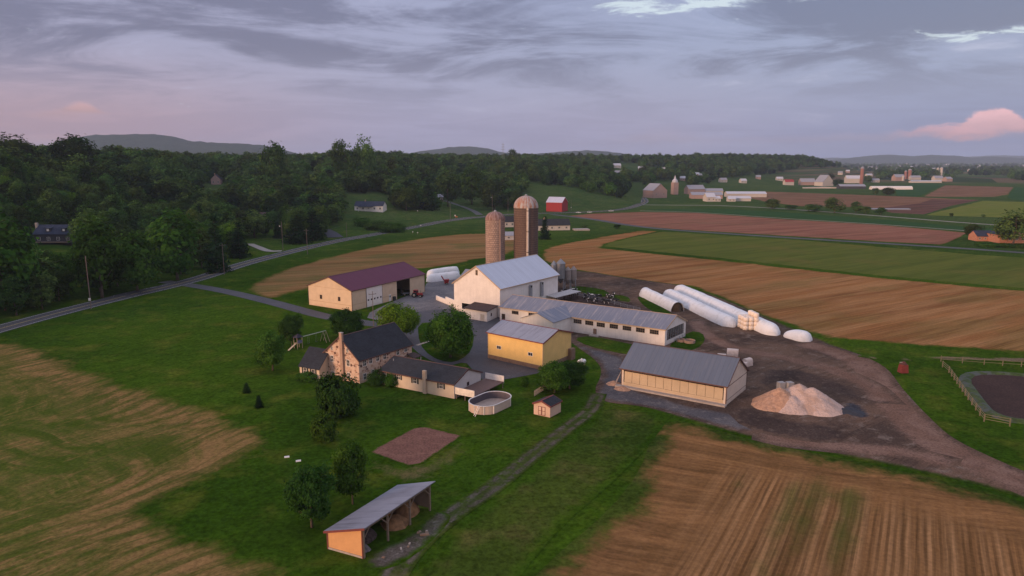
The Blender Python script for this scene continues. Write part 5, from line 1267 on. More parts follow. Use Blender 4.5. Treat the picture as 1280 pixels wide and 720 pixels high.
for s_ in (-.6, .6): q = c0_+a_*s_; MB().box((q.x, q.y, 0), (.15, .8, .45), math.atan2(a_.y, a_.x)).build('saddle', m_conc, o)
MB().tube((P.x, P.y, 1.3), (P.x, P.y, 1.55), .18).build('valve_cap', m_trimw, o)
# small picket fence piece
def fence(line, label, h, sp, mat, rails=(.35, .8), name='fence', cat='fence', pw=.1, pickets=None, zf=None):
    L = resample([Vector(q) for q in line], sp, False); o = thing(name, label, cat, (L[0].x, L[0].y, TH(*L[0])))
    for p in L: MB().box((p.x, p.y, TH(p.x, p.y)), (pw, pw, h*(1 if pickets is None else 1))).build('post', mat, o)
    for rz in rails:
        m = MB()
        for a, b in zip(L, L[1:]): m.tube((a.x, a.y, TH(*a)+h*rz), (b.x, b.y, TH(*b)+h*rz), pw*.35, n=5)
        m.build('rail', mat, o)
    return o
fence([G0(668, 495), G0(679, 488), G0(688, 484)], 'short pale picket fence piece behind the tiny garden shed', 1.1, .35, m_plain('pale_picket', (.50,.38,.30), .8), (.3, .75), pw=.12)
m_rail = m_plain('weathered_rail', (.17,.145,.095), .9)
fence([G0(1178, 459), G0(1186, 466), G0(1196, 480), G0(1210, 500), G0(1230, 527), G0(1262, 533)], 'weathered post and rail fence round the near side of the manure pit', 1.45, 2.6, m_rail, (.35, .65, .92), pw=.16)
fence([G0(1176, 452), G0(1230, 456), G0(1300, 460), G0(1380, 466)], 'post and rail fence along the field side of the manure pit', 1.4, 3.0, m_rail, (.4, .85), pw=.14)
fence([G0(722, 371), G0(760, 379), G0(784, 386), G0(800, 390)], 'pipe fence of the cattle yard behind the dairy barn', 1.3, 2.6, m_gray, (.4, .7, .95), pw=.1)
fence([G0(716, 361), G0(742, 364), G0(775, 370)], 'board fence at the back of the cattle yard', 1.2, 2.6, m_darkwood, (.45, .9), pw=.1)
fence([G0(838, 420), G0(848, 417), G0(856, 422), G0(846, 428)], 'rusty pipe gate pen at the open end of the dairy barn', 1.2, 1.5, m_gray, (.35, .65, .95), pw=.08)
fence([G0(690, 372), G0(712, 366), G0(722, 371)], 'brown feed bunk rails under the barn canopy', .9, 1.5, m_trimdark, (.5, .9), pw=.15)
# ================================================================ VEHICLES AND MACHINES
m_redp = m_plain('red_paint', (.35,.035,.035), .4); m_tyre = m_plain('tyre', (.02,.02,.02), .9); m_rim = m_plain('rim_paint', (.45,.40,.32), .5)
def wheel(par, c, r_, w_, ax, rim=m_rim):
    ax = Vector(ax).normalized(); c = Vector(c); t_ = MB().tube(c-ax*w_/2, c+ax*w_/2, r_, n=18).build('wheel', m_tyre, par); MB().tube(c-ax*(w_/2+.02), c+ax*(w_/2+.02), r_*.5, n=12).build('rim', rim, t_)
def local(o_, rz): 
    o_.rotation_euler = (0, 0, rz)
def rooted(name, label, cat, px, py, rz, group=None):
    """an object modelled about its own origin, then put on the ground"""
    P = G(px, py); o = thing(name, label, cat, (0, 0, 0), group); o['_p'] = 0; del o['_p']; return o, P, rz
def settle(o, P, rz, dz=0): o.location = (P.x, P.y, P.z+dz); o.rotation_euler = (0, 0, rz)
o, P, rz = rooted('tractor', 'red tractor parked in front of the open shed bay', 'tractor', 521.5, 371.5, -.25)
MB().box((.9, 0, .75), (2.0, .8, .75)).build('bonnet', m_redp, o); c = MB(); c.box((-.5, 0, .9), (1.3, 1.3, .35)); c.build('platform', m_redp, o)
MB().box((-.45, 0, 2.35), (1.4, 1.35, .12)).build('cab_roof', m_redp, o); MB().box((-.45, 0, 1.28), (1.15, 1.15, 1.03)).build('cab_glass', m_glassd, o)
for sx_ in (-1.05, .15):
    for sy in (-.6, .6): MB().box((sx_, sy, 1.25), (.08, .08, 1.1)).build('cab_post', m_redp, o)
for sy in (-.85, .85): wheel(o, (-.7, sy, .85), .85, .45, (0, 1, 0)); wheel(o, (1.4, sy*.85, .5), .5, .3, (0, 1, 0))
for sy in (-.85, .85): MB().box((-.7, sy, 1.72), (1.1, .5, .07)).build('mudguard', m_redp, o)
MB().tube((1.1, .2, 1.5), (1.1, .2, 2.4), .05).build('exhaust', m_black, o); settle(o, P, rz)
o, P, rz = rooted('hay_wagon', 'low grey farm implement standing inside the open shed bay', 'implement', 508, 369, .5)
MB().box((0, 0, .7), (3.2, 1.8, .2)).build('deck', m_gray, o); MB().tube((1.6, 0, .75), (2.8, 0, .4), .06).build('drawbar', m_gray, o)
for sx_ in (-.9, .9):
    for sy in (-.8, .8): wheel(o, (sx_, sy, .4), .4, .2, (0, 1, 0))
MB().box((-1.5, 0, .9), (.1, 1.8, .9)).build('headboard', m_wood, o); settle(o, P, rz)
o, P, rz = rooted('feed_wagon', 'small dark red hopper machine with a chute near the silage bags', 'machine', 558, 355.5, .3)
m = MB(); m.hexa([(-.6,-.5,.7),(.6,-.5,.7),(.6,.5,.7),(-.6,.5,.7),(-1.0,-.9,1.9),(1.0,-.9,1.9),(1.0,.9,1.9),(-1.0,.9,1.9)]); m.build('hopper', m_redp, o); MB().tube((-.9, 0, 1.6), (-1.8, 0, 3.3), .22).build('spout', m_redp, o)
for sy in (-.8, .8): wheel(o, (0, sy, .4), .4, .22, (0, 1, 0))
MB().box((.0, 0, .5), (1.6, 1.3, .2)).build('chassis', m_redp, o); settle(o, P, rz)
o, P, rz = rooted('red_wagon', 'small dark red steel hopper standing alone on the grass by the field path', 'hopper', 1128.5, 466, .1)
m = MB(); m.hexa([(-.85,-.7,.1),(.85,-.7,.1),(.85,.7,.1),(-.85,.7,.1),(-.65,-.6,1.9),(.65,-.6,1.9),(.65,.6,1.9),(-.65,.6,1.9)]); m.build('body', m_plain('rusty_red', (.17,.035,.03), .7), o); MB().lathe((0, 0, 1.9), [(.75, 0), (.4, .45), (.3, .6)], 10).build('top_hood', m_plain('rusty_dark', (.08,.03,.025), .8), o)
MB().box((-.5, 0, 2.3), (.9, .2, .12)).build('crossbar', m_plain('grey_bar', (.3,.25,.22), .7), o); settle(o, P, rz)
def car(px, py, rz, body, label, group='cars on the road'):
    o, P, rz = rooted('parked_car', label, 'car', px, py, rz, group); m = MB(); s = 1.0
    m.hexa([(-2.1,-.85,.35),(2.1,-.85,.35),(2.1,.85,.35),(-2.1,.85,.35),(-2.15,-.82,.85),(2.0,-.82,.80),(2.0,.82,.80),(-2.15,.82,.85)]); m.build('body', body, o)
    MB().hexa([(-1.5,-.75,.85),(1.0,-.75,.84),(1.0,.75,.84),(-1.5,.75,.85),(-1.1,-.6,1.35),(.4,-.6,1.35),(.4,.6,1.35),(-1.1,.6,1.35)]).build('windows', m_glassd, o)
    MB().box((-.35, 0, 1.352), (1.5, 1.2, .05)).build('roof', body, o)
    for sx_ in (-1.35, 1.3):
        for sy in (-.8, .8): wheel(o, (sx_, sy, .34), .34, .2, (0, 1, 0), m_gray)
    settle(o, P, rz, .05)
m_wcar = m_plain('white_car_paint', (.75,.75,.75), .3)
car(723, 266.5, .05, m_wcar, 'white car with dark windows on the far road, leftmost of three'); car(737, 266, .05, m_wcar, 'white car on the far road, middle of three'); car(764, 264.5, .15, m_wcar, 'white car on the far road nearest the bend')
# play set
m_play = m_plain('play_timber', (.34,.27,.20), .8); m_beam = m_plain('grey_beam', (.45,.44,.40), .7)
P = G0(372, 436.5); Q = G0(410, 427); d = (Q-P).normalized(); rz = math.atan2(d.y, d.x); L = (Q-P).length
o = thing('play_set', 'wooden swing set with dark roofed tower and pale top beam', 'play set', (0, 0, 0))
T_ = 1.3
for sx_ in (0, T_*1.1):
    for sy in (0, T_): MB().box((sx_, sy, 0), (.12, .12, 2.9)).build('tower_post', m_play, o)
MB().box((T_*.55, T_/2, 1.3), (T_*1.2, T_*1.1, .1)).build('platform', m_play, o)
m = MB(); m.hexa([(-.3,-.3,2.8),(T_*1.1+.3,-.3,2.8),(T_*1.1+.3,T_+.3,2.8),(-.3,T_+.3,2.8),(T_*.5,T_*.45,3.6),(T_*.6,T_*.45,3.6),(T_*.6,T_*.55,3.6),(T_*.5,T_*.55,3.6)]); m.build('tower_roof', m_plain('purple_black_roof', (.05,.045,.065), .9), o)
MB().box((T_*.55, -.02, 1.4), (T_*1.1, .05, .7)).build('railing', m_plain('blue_panel', (.16,.15,.26), .7), o)
MB().tube((T_*1.1, T_/2, 2.6), (L, T_/2, 2.75), .1).build('swing_beam', m_beam, o)
for sy in (-.6, T_+.6): MB().tube((L, T_/2, 2.7), (L+.1, sy, 0), .07).build('beam_leg', m_play, o); MB().tube((L-.9, T_/2, 2.7), (L-.9, sy, 0), .07).build('beam_leg', m_play, o)
for k in range(2):
    x = T_*1.1+(L-T_*1.1)*(.3+.3*k)
    s_ = MB().box((x, T_/2, .5), (.45, .2, .05)).build('swing_seat', m_black, o)
    for q in (-.2, .2): MB().tube((x+q, T_/2, .52), (x+q, T_/2, 2.62), .015, n=5).build('swing_rope', m_gray, s_)
MB().hexa([(-.1,.3,1.25),(-.1,.8,1.25),(-2.2,.8,.05),(-2.2,.3,.05),(-.1,.3,1.35),(-.1,.8,1.35),(-2.2,.8,.15),(-2.2,.3,.15)]).build('slide', m_plain('pale_slide', (.50,.42,.32), .4), o)
o.location = (P.x, P.y, 0); o.rotation_euler = (0, 0, rz)
# lawn bits
for px, py, lb in ((358.6, 571.5, 'flat white slab on the lawn, upper left of two'), (373, 576.5, 'flat white slab on the lawn, lower right of two')):
    P = G0(px, py); tag(MB().box((P.x, P.y, 0), (.75, .45, .12), .3).build('white_slab', m_trimw), lb, 'slab')
lane('walkway', [(521,432),(530,429),(537,427)], .9, sheet_mat('path_concrete', own_dirt((.32,.27,.24), (.38,.33,.3), (.26,.22,.18)), 0))
# hay and junk in the pole shed
fr = fr_pole
heap_m = m_plain('old_hay', (.24,.13,.065), .95, var=.35, sc=1.2)
def lump(a, b, r_, h_, mat, label, name, cat, seed):
    P = Vector(fr.P(a, b, 0)); m = MB(); n = 18; R2 = 7
    for k in range(R2+1):
        f = k/R2
        for j in range(n): t_ = 2*math.pi*j/n; rr = r_*(1-f*.97)*(1+.22*mnoise.noise(Vector((math.cos(t_)*1.5, math.sin(t_)*1.5, seed+f)))); m.v.append((P.x+rr*math.cos(t_), P.y+rr*math.sin(t_), h_*math.sin(f*math.pi/2)*(1+.15*mnoise.noise(Vector((t_, f*3, seed))))))
    for k in range(R2):
        for j in range(n): m.f.append((k*n+j, k*n+(j+1) % n, (k+1)*n+(j+1) % n, (k+1)*n+j))
    tag(m.build(name, mat, smooth=True), label, cat)
lump(fr.lu*.55, fr.lv*.86, 2.1, 1.9, heap_m, 'heap of brown hay in the far bay of the pole shed', 'hay_heap', 'hay heap', 1)
lump(fr.lu*.35, fr.lv*.62, 1.8, 1.2, heap_m, 'lower heap of brown hay in the middle bay of the pole shed', 'hay_heap', 'hay heap', 2)
lump(fr.lu*.6, fr.lv*.30, 1.5, 1.3, m_plain('dark_junk', (.07,.05,.045), .9, var=.5, sc=3.), 'dark pile of scrap in the near bay of the pole shed', 'scrap_pile', 'scrap pile', 3)
lump(fr.lu*.25, fr.lv*.12, .8, .7, m_plain('grey_junk', (.16,.14,.14), .9, var=.5, sc=3.), 'small grey pile just inside the near post of the pole shed', 'scrap_pile', 'scrap pile', 4)
for k in range(9):
    P = Vector(fr.P(-1.5-RNG.uniform(0, 2.5), fr.lv*RNG.uniform(.05, .7), 0)); tag(MB().box((P.x, P.y, 0), (RNG.uniform(.3, .9), RNG.uniform(.2, .4), RNG.uniform(.08, .25)), RNG.uniform(0, 3)).build('scrap_board', (m_wood, m_conc, m_found)[k % 3]), 'scrap board lying on the bare ground before the pole shed', 'board', 'scrap boards before the pole shed')
# propped logs beside slate roofed shed
fr = fr_tan
for k in range(5):
    P = fr.P(fr.lu+1.2+k*.25, -.2+k*.5, 0); Q = fr.P(fr.lu+.4, .8+k*.35, 3.0+.2*k); tag(MB().tube(P, Q, .06, .04, 6).build('leaning_pole', m_plain('pale_pole', (.35,.29,.27), .9) if k == 0 else bpy.data.materials['pale_pole']), 'pale pole leaning on the left end of the slate roofed shed', 'pole', 'poles leaning on the shed end')
# ================================================================ POLES AND WIRES
m_pole = m_plain('pole_wood', (.17,.13,.115), .9)
def pole(px, base, top, label, arm=True, white=False, light=False, name='utility_pole', thick=.16):
    P = G(px, base); Ht = ZAT(P, top)-P.z; o = thing(name, label, 'pole', P); x, y, z = P
    MB().tube((x, y, z-.2), (x, y, z+Ht), thick, thick*.7, 8).build('pole_shaft', m_pole, o)
    if arm: MB().box((x, y, z+Ht-.9), (2.2, .12, .14), .5).build('crossarm', m_pole, o)
    for k in (-.95, 0, .95) if arm else (): MB().tube((x+k*math.cos(.5), y+k*math.sin(.5), z+Ht-.76), (x+k*math.cos(.5), y+k*math.sin(.5), z+Ht-.5), .06, n=6).build('insulator', m_gray, o)
    if white: MB().box((x, y-.3, z+2.6), (.7, .12, .8)).build('sign', m_trimw, o)
    if light: l = MB().tube((x, y, z+Ht-2.2), (x-.8, y-.6, z+Ht-2.0), .05).build('lamp_arm', m_gray, o); MB().lathe((x-.8, y-.6, z+Ht-2.3), [(.3, 0), (.12, .35)], 10).build('lamp_head', m_trimw, l)
    return Vector((x, y, z+Ht-.6))
t1 = pole(114, 386, 320, 'utility pole with a white sign beside the road on the left', False, True); t2 = pole(280.5, 343, 304, 'thin utility pole where the farm driveway leaves the road'); t3 = pole(354, 315.5, 277, 'pale pole with a lamp near the concrete driveway', False, False, True)
t4 = pole(384.5, 318, 286, 'short dark pole on the field side of the road'); t5 = pole(433.5, 296, 278, 'utility pole by the dark driveway entrance', False); tY = pole(467, 408, 364, 'tall thin pole standing behind the stone farmhouse', True, thick=.1)
t6 = pole(563, 276, 254, 'slim pole at the side road corner', False); t7 = pole(615.5, 266, 243.5, 'pole with a white lamp above the shorter silo', False, False, True); t8 = pole(635, 265, 247, 'pole between the two silo domes', False)
pole(709, 263, 250, 'left one of two bare poles beside the red barn', False, thick=.12); pole(714, 263.5, 250, 'right one of two bare poles beside the red barn', False, True, thick=.12)
t0 = Vector((t1.x-75, t1.y-52, t1.z+1))
def wire(a, b, sag, label, r_=.04):
    m = MB(); n = 14; pr = None
    for i in range(n+1):
        f = i/n; q = a.lerp(b, f); q = Vector((q.x, q.y, q.z-sag*4*f*(1-f)))
        if pr is not None: m.tube(pr, q, r_, n=4, caps=False)
        pr = q
    tag(m.build('power_line', m_black), label, 'wire')
wire(t0, t1, 1.6, 'power line from the signed pole out past the left picture edge'); wire(t1, t2, 2.2, 'power line between the signed pole and the driveway pole'); wire(t2, t4, 1.6, 'power line between the driveway pole and the short dark pole'); wire(t4, t5, 1.5, 'power line between short dark pole and driveway entrance pole')
# lattice mast on the skyline
x, y = (629-640)/FPX*1150, 1150.; z = TH(x, y); Ht = ZAT((x, y), 178.5)-z; o = thing('lattice_mast', 'thin lattice mast standing up from the woodland skyline', 'mast', (x, y, z))
for a in range(4): dx, dy = ((-1,-1),(1,-1),(1,1),(-1,1))[a]; MB().tube((x+dx*2.2, y+dy*2.2, z), (x+dx*.5, y+dy*.5, z+Ht), .25, .2, 4).build('leg', m_gray, o)
for k, f in enumerate((.72, .82, .92)): MB().box((x, y, z+Ht*f), (7-k, .3, .4)).build('crossarm', m_gray, o)
# ================================================================ CATTLE
m_cow = NT('cow_hide'); p_ = m_cow.objc(); oi_ = m_cow.n('ShaderNodeObjectInfo'); va = m_cow.n('ShaderNodeVectorMath', operation='ADD'); m_cow.put(va.inputs[0], p_)
cb = m_cow.n('ShaderNodeCombineXYZ'); m_cow.put(cb.inputs[0], m_cow.math('MULTIPLY', oi_.outputs['Random'], 40.)); m_cow.t.links.new(cb.outputs[0], va.inputs[1])
n_ = m_cow.noise(va.outputs[0], .9, 1, .4); th = m_cow.mr(oi_.outputs['Random'], 0, 1, .34, .50, False); fm = m_cow.mr(m_cow.math('SUBTRACT', n_, th), -.01, .01); m_cow = m_cow.bsdf(m_cow.mix(fm, (.62,.58,.55), (.02,.018,.018)), .8)
def skin_mesh(name, joints, edges, mat, sub=2):
    me = bpy.data.meshes.new(name+'_cage'); me.from_pydata([j[0] for j in joints], edges, []); ob = bpy.data.objects.new(name+'_cage', me); COL.objects.link(ob)
    ob.modifiers.new('skin', 'SKIN'); 
    if not me.skin_vertices: bpy.context.view_layer.objects.active = ob; 
    if not me.skin_vertices: me.attributes.new('skin', 'FLOAT', 'POINT') if False else None
    if len(me.skin_vertices) == 0:
        with bpy.context.temp_override(object=ob, active_object=ob): bpy.ops.mesh.customdata_skin_add()
    for v, j in zip(me.skin_vertices[0].data, joints): v.radius = (j[1], j[2] if len(j) > 2 else j[1])
    me.skin_vertices[0].data[0].use_root = True
    s = ob.modifiers.new('sub', 'SUBSURF'); s.levels = s.render_levels = sub
    dg = bpy.context.evaluated_depsgraph_get(); dg.update(); r = bpy.data.meshes.new_from_object(ob.evaluated_get(dg)); r.name = name; bpy.data.objects.remove(ob); r.materials.clear(); r.materials.append(mat)
    for p in r.polygons: p.use_smooth = True
    return r
J = [((0, 0, 1.02), .36, .33), ((.45, 0, 1.05), .36, .34), ((-.55, 0, 1.08), .33, .30), ((-.85, 0, 1.12), .24, .2), ((.8, 0, 1.12), .27, .24), ((1.1, 0, 1.22), .17, .17), ((1.38, 0, 1.28), .15, .14), ((1.68, 0, 1.10), .09, .09),
     ((.6, .2, .72), .13), ((.6, .2, .38), .075), ((.58, .2, .05), .07), ((.6, -.2, .72), .13), ((.6, -.2, .38), .075), ((.58, -.2, .05), .07),
     ((-.72, .2, .80), .17), ((-.84, .2, .46), .075), ((-.76, .2, .05), .07), ((-.72, -.2, .80), .17), ((-.84, -.2, .46), .075), ((-.76, -.2, .05), .07), ((-1.02, 0, 1.15), .05), ((-1.08, 0, .6), .03), ((1.30, .2, 1.38), .05), ((1.30, -.2, 1.38), .05)]
E_ = [(0,1),(0,2),(2,3),(1,4),(4,5),(5,6),(6,7),(1,8),(8,9),(9,10),(1,11),(11,12),(12,13),(2,14),(14,15),(15,16),(2,17),(17,18),(18,19),(3,20),(20,21),(6,22),(6,23)]
cow_me = skin_mesh('cow', J, E_, m_cow, 1)
rr = random.Random(5)
def cow(px, py, rz=None, lab='black and white cow in the crowd of cattle in the muddy yard', grp='cows crowded in the cattle yard'):
    P = G0(px, py); o = bpy.data.objects.new('cow', cow_me); COL.objects.link(o); o.location = (P.x, P.y, .03); o.rotation_euler = (0, 0, rr.uniform(0, 6.28) if rz is None else rz); s_ = rr.uniform(.92, 1.1); o.scale = (s_,)*3; tag(o, lab, 'cow', grp)
done = []
for k in range(400):
    px, py = rr.uniform(731, 768), rr.uniform(370.5, 380.5)
    if py > 370+(px-731)*.27+6.5: continue
    P = G0(px, py)
    if any((P-q).length < 1.9 for q in done): continue
    done.append(P); cow(px, py)
    if len(done) >= 17: break
for px, py in ((711,366.5),(718,365),(722,368),(706,369),(714,370),(719,371.5),(700,371)): cow(px, py, None, 'cow standing under or near the barn canopy', 'cows by the barn canopy')
# ================================================================ HOUSES AND FARMS FURTHER OFF
def small_house(px, py, w, d, h, rg, rz, wall, roof, label, cat='house', name='house', ridge='x', wins=2, group=None, chim=False, sink=.4):
    P = G(px, py); o = thing(name, label, cat, P, group); u = Vector((math.cos(rz), math.sin(rz))); v = Vector((-u.y, u.x)); F = Vector(P[:2])-u*w/2
    fr = Fr(F, u*w, v*d, P.z)
    ax = 'U' if ridge == 'x' else 'V'
    m = gable_walls(fr, h, rg, ax); m.lbox(fr, .02, w-.02, .02, d-.02, -sink*4, -.01); m.build('wall', wall, o, fr.u); gable_roof(fr, h, rg, ax, .4, .35).build('roof', roof, o, fr.u)
    for i in range(wins):
        window(o, fr, 'A', w*(i+.5)/wins, h*.52, min(1.4, w/wins*.4), min(1.5, h*.4), m_trimw, m_glassd)
    if chim: m = MB(); m.lbox(fr, w*.3, w*.3+.8, d*.5-.4, d*.5+.4, h, rg+1.2); m.build('chimney', m_brickchim, o)
    return o, fr
m_cottage = m_plain('pale_wall', (.52,.47,.43), .7); m_redw = m_siding('red_boards', (.33,.028,.035), .3, True, (.2,.03,.03), .3); m_brk = m_brick('orange_brick', (.48,.19,.11), (.40,.15,.09), (.5,.35,.28))
m_darkw = m_plain('dark_boards', (.05,.05,.06), .8); m_roofblue = m_shingle('blue_black_shingle', (.03,.038,.065)); m_rfar = m_plain('far_grey_roof', (.28,.28,.32), .6); m_rfarw = m_plain('far_white_roof', (.50,.50,.55), .5); m_pinkw = m_plain('pinkish_wall', (.38,.26,.23), .8)
o, fr = small_house(67.5, 305, 17, 9, 4.6, 8.2, .02, m_darkw, m_roofblue, 'dark house with two dormers among the trees on the left', wins=4)
for i, a in enumerate((5.0, 12.0)):
    q = thing if False else None; m = MB(); m.lbox(fr, a, a+2, .8, 3.4, 5.1, 7.0); dm = m.build('dormer', m_darkw, o); MB().hexa([fr.P(a+x, b, z+k) for k in (0, .15) for x, b, z in ((-.2, .5, 6.9), (2.2, .5, 6.9), (2.2, 3.6, 7.2), (-.2, 3.6, 7.2))]).build('dormer_roof', m_roofblue, dm); MB().lbox(fr, a+.5, a+1.5, .74, .79, 5.7, 6.7).build('dormer_window', m_trimw, dm)
MB().lbox(fr, -.9, -.02, 3, 4.2, 0, 9.2).build('chimney', m_conc, o)
MB().lbox(fr, .5, 16.5, -2.2, -.02, .9, 1.05).build('porch_floor', m_wood, o)
o, fr = small_house(461, 264, 23, 10, 4.2, 7.4, -.12, m_plain('white_boards_far', (.75,.71,.68), .6), m_roofblue, 'white ranch house with a columned porch on the lawn above the road', wins=5, chim=True)
MB().hexa([fr.P(a, b, z+k) for k in (0, .2) for a, b, z in ((3.5, -2.4, 3.5), (15.5, -2.4, 3.5), (15.5, -.02, 3.7), (3.5, -.02, 3.7))]).build('porch_roof', m_roofblue, o)
for k in range(5): MB().lbox(fr, 3.7+k*2.85, 4.0+k*2.85, -2.3, -2.0, 0, 3.5).build('porch_column', m_trimw, o)
small_house(270, 231.5, 9, 12, 6.0, 10.5, .25, m_pinkw, m_shing, 'pink-white gabled house high on the wooded slope', ridge='y', wins=2, chim=True)
small_house(310, 280, 19, 12, 3.6, 7.2, -.25, m_pinkw, m_shing2, 'brown roofed bungalow among conifers above the road', wins=4)
small_house(170, 279, 18, 11, 4, 8, -.1, m_darkw, m_shing2, 'brown roof glimpsed between crowns right of the dark house', wins=3)
small_house(364, 271, 5, 5, 3.0, 5.0, .2, m_cottage, m_rfar, 'small white outbuilding between conifers near the light pole', 'outbuilding', wins=1)
small_house(217, 214, 8, 8, 4.5, 8, .2, m_cottage, m_rfarw, 'tiny white gable near the hill skyline on the left', wins=1); small_house(302, 203, 5, 5, 4, 7, .2, m_cottage, m_rfarw, 'tiny white speck of a house below the church steeple', wins=1)
small_house(523, 250, 8, 7, 3.5, 6.5, -.5, m_cottage, m_rfar, 'small white gable beside the pointed spruce', wins=1); small_house(548, 251, 9, 7, 3.5, 6, .1, m_pinkw, m_rfar, 'low house with pale garage doors at the top of the side road', wins=3)
small_house(427, 214, 11, 7, 3.5, 6, .1, m_cottage, m_rfarw, 'pale long roof in the trees above the white ranch house', wins=2)
# red barn, house behind the silos
small_house(692.5, 264.5, 15, 14, 8.2, 12.5, -.45, m_redw, m_plain('pale_barn_roof', (.50,.50,.60), .5), 'bright red barn with pale roof at the foot of the pasture', 'barn', 'red_barn', wins=0)
o, fr = small_house(690, 288, 24, 9, 3.4, 7.0, .15, m_cottage, m_shing, 'grey roofed house behind the tall silo', wins=5, chim=True); MB().lbox(fr, 26, 36, -5, 2, 0, .9).build('patio_wall', m_conc, o)
small_house(637, 284, 8, 8, 3.8, 7.2, .2, m_cottage, m_shing, 'white walled house glimpsed between the silos', wins=2); small_house(636, 300, 9, 6, 2.6, 4.4, .2, m_cottage, m_rfar, 'small low shed with pale roof glimpsed between the silos', 'shed', wins=1)
# brick house on the right edge
o, fr = small_house(1238, 301.5, 15, 8, 2.9, 5.6, -.02, m_brk, m_roofblue, 'orange brick house with blue-black roof at the right edge', wins=5)
w2, fr2 = small_house(1266, 304, 15, 11, 4.6, 7.6, -.02, m_brk, m_roofblue, 'larger front-gabled pink and brick house block at the right edge', ridge='y', wins=4)
m = MB(); m.add([fr2.P(a, b, z) for b in (-.06, -.003) for a, z in ((0, 4.0), (15, 4.0), (7.5, 7.55))], [(0,1,2),(5,4,3),(0,3,4,1),(1,4,5,2),(2,5,3,0)]); m.build('gable_siding', m_plain('salmon_siding', (.58,.36,.26), .7), w2)
for a in (3.2, 10.5): window(w2, fr2, 'A', a, 4.35, 1.9, 1.3, m_trimw, m_glassd, proud=.12)
for px, py, w in ((1233, 306, 30), (1258, 307, 22), (1274, 308, 16)): treepx('bush', px, py+2, py-3, w, {1233: 'low clipped shrubs in front of the orange brick wall', 1258: 'low shrubs in front of the gabled brick block', 1274: 'low shrubs at the very right picture edge'}[px], 'shrub', name='garden_shrub')
# church steeples
def steeple(px, base, wallz, top, w, label, wall, cap):
    P = G(px, base); H1 = ZAT(P, wallz)-P.z; H2 = ZAT(P, top)-P.z; o = thing('church_tower', label, 'church', P); x, y, z = P; MB().box((x, y, z), (w, w, H1), .3).build('tower_wall', wall, o)
    MB().lathe((x, y, z+H1), [(w*.55, 0), (w*.5, (H2-H1)*.3), (w*.25, (H2-H1)*.45), (.1, H2-H1)], 8).build('spire', cap, o)
steeple(290.5, 199, 190, 181, 5, 'white church spire poking above the woodland on the left', m_cottage, m_rfarw); steeple(843, 243, 228, 219, 7, 'red brick church tower with white cap', m_pinkw, m_rfarw)
small_house(825, 247.5, 20, 22, 9, 17, .4, m_pinkw, m_rfar, 'tall gabled church hall left of the brick tower', 'church', 'church_hall', ridge='y', wins=2)
F_ = [(772,210,14,9,'white house high in the trees above the far farm',m_cottage,m_rfarw),(770.5,220,14,9,'white gabled house below another on the wooded slope',m_cottage,m_rfar),(802,213.5,14,8,'brown and white house among slope trees',m_pinkw,m_rfarw),
 (829,214.5,8,8,'tiny white cottage left of another pale cottage on the slope',m_cottage,m_rfarw),(841,214,12,8,'pale cottage on the slope above the church tower',m_cottage,m_rfar),(869,221.5,16,9,'white farm building high on the slope right of the tower',m_cottage,m_rfarw),(876,223,7,12,'pinkish gable next to the high white farm building',m_pinkw,m_rfar),
 (740,224.5,12,8,'tiny roof in the trees left of the slope houses',m_pinkw,m_rfar),(700,209,9,8,'tiny white roof in the wood above the pasture',m_cottage,m_rfarw)]
for px, py, w, d, lb, wl_, rf in F_: small_house(px, py, w, d, 5, 8.5, RNG.uniform(-.4, .4), wl_, rf, lb, wins=2)
FF = [(871,243,24,12,7,12,.3,m_pinkw,m_rfar,'far pink barn with grey roof at the left of the farm group','barn'),(893,243.5,22,14,5,8,-.1,m_cottage,m_rfar,'far grey metal barn behind the pink one','barn'),(884,248.5,36,16,4.5,7.5,-.05,m_pinkw,m_rfar,'wide low grey roofed barn in front of the far farm group','barn'),
 (889,252,10,12,5,9,.1,m_cottage,m_rfarw,'white gabled farmhouse at the front of the far farm group','house'),(897,252,7,8,3.5,6,.1,m_cottage,m_rfarw,'small white shed right of the white gabled farmhouse','shed'),
 (933.5,246.5,48,14,4.2,6.6,-.03,m_cottage,m_rfarw,'long white roofed poultry house','barn'),(925,251.5,24,10,3.2,5.4,-.03,m_cottage,m_rfarw,'shorter white roofed barn in front of the poultry house','barn'),(915,252,8,8,3,5,.0,m_cottage,m_rfarw,'small white building at the left end of the shorter barn','shed')]
for px, py, w, d, h, r, rz, wl_, rf, lb, ct in FF: small_house(px, py, w, d, h, r, rz, wl_, rf, lb, ct, 'far_barn' if ct == 'barn' else 'farm_house' if ct == 'house' else 'far_shed', wins=0 if ct == 'barn' else 2)
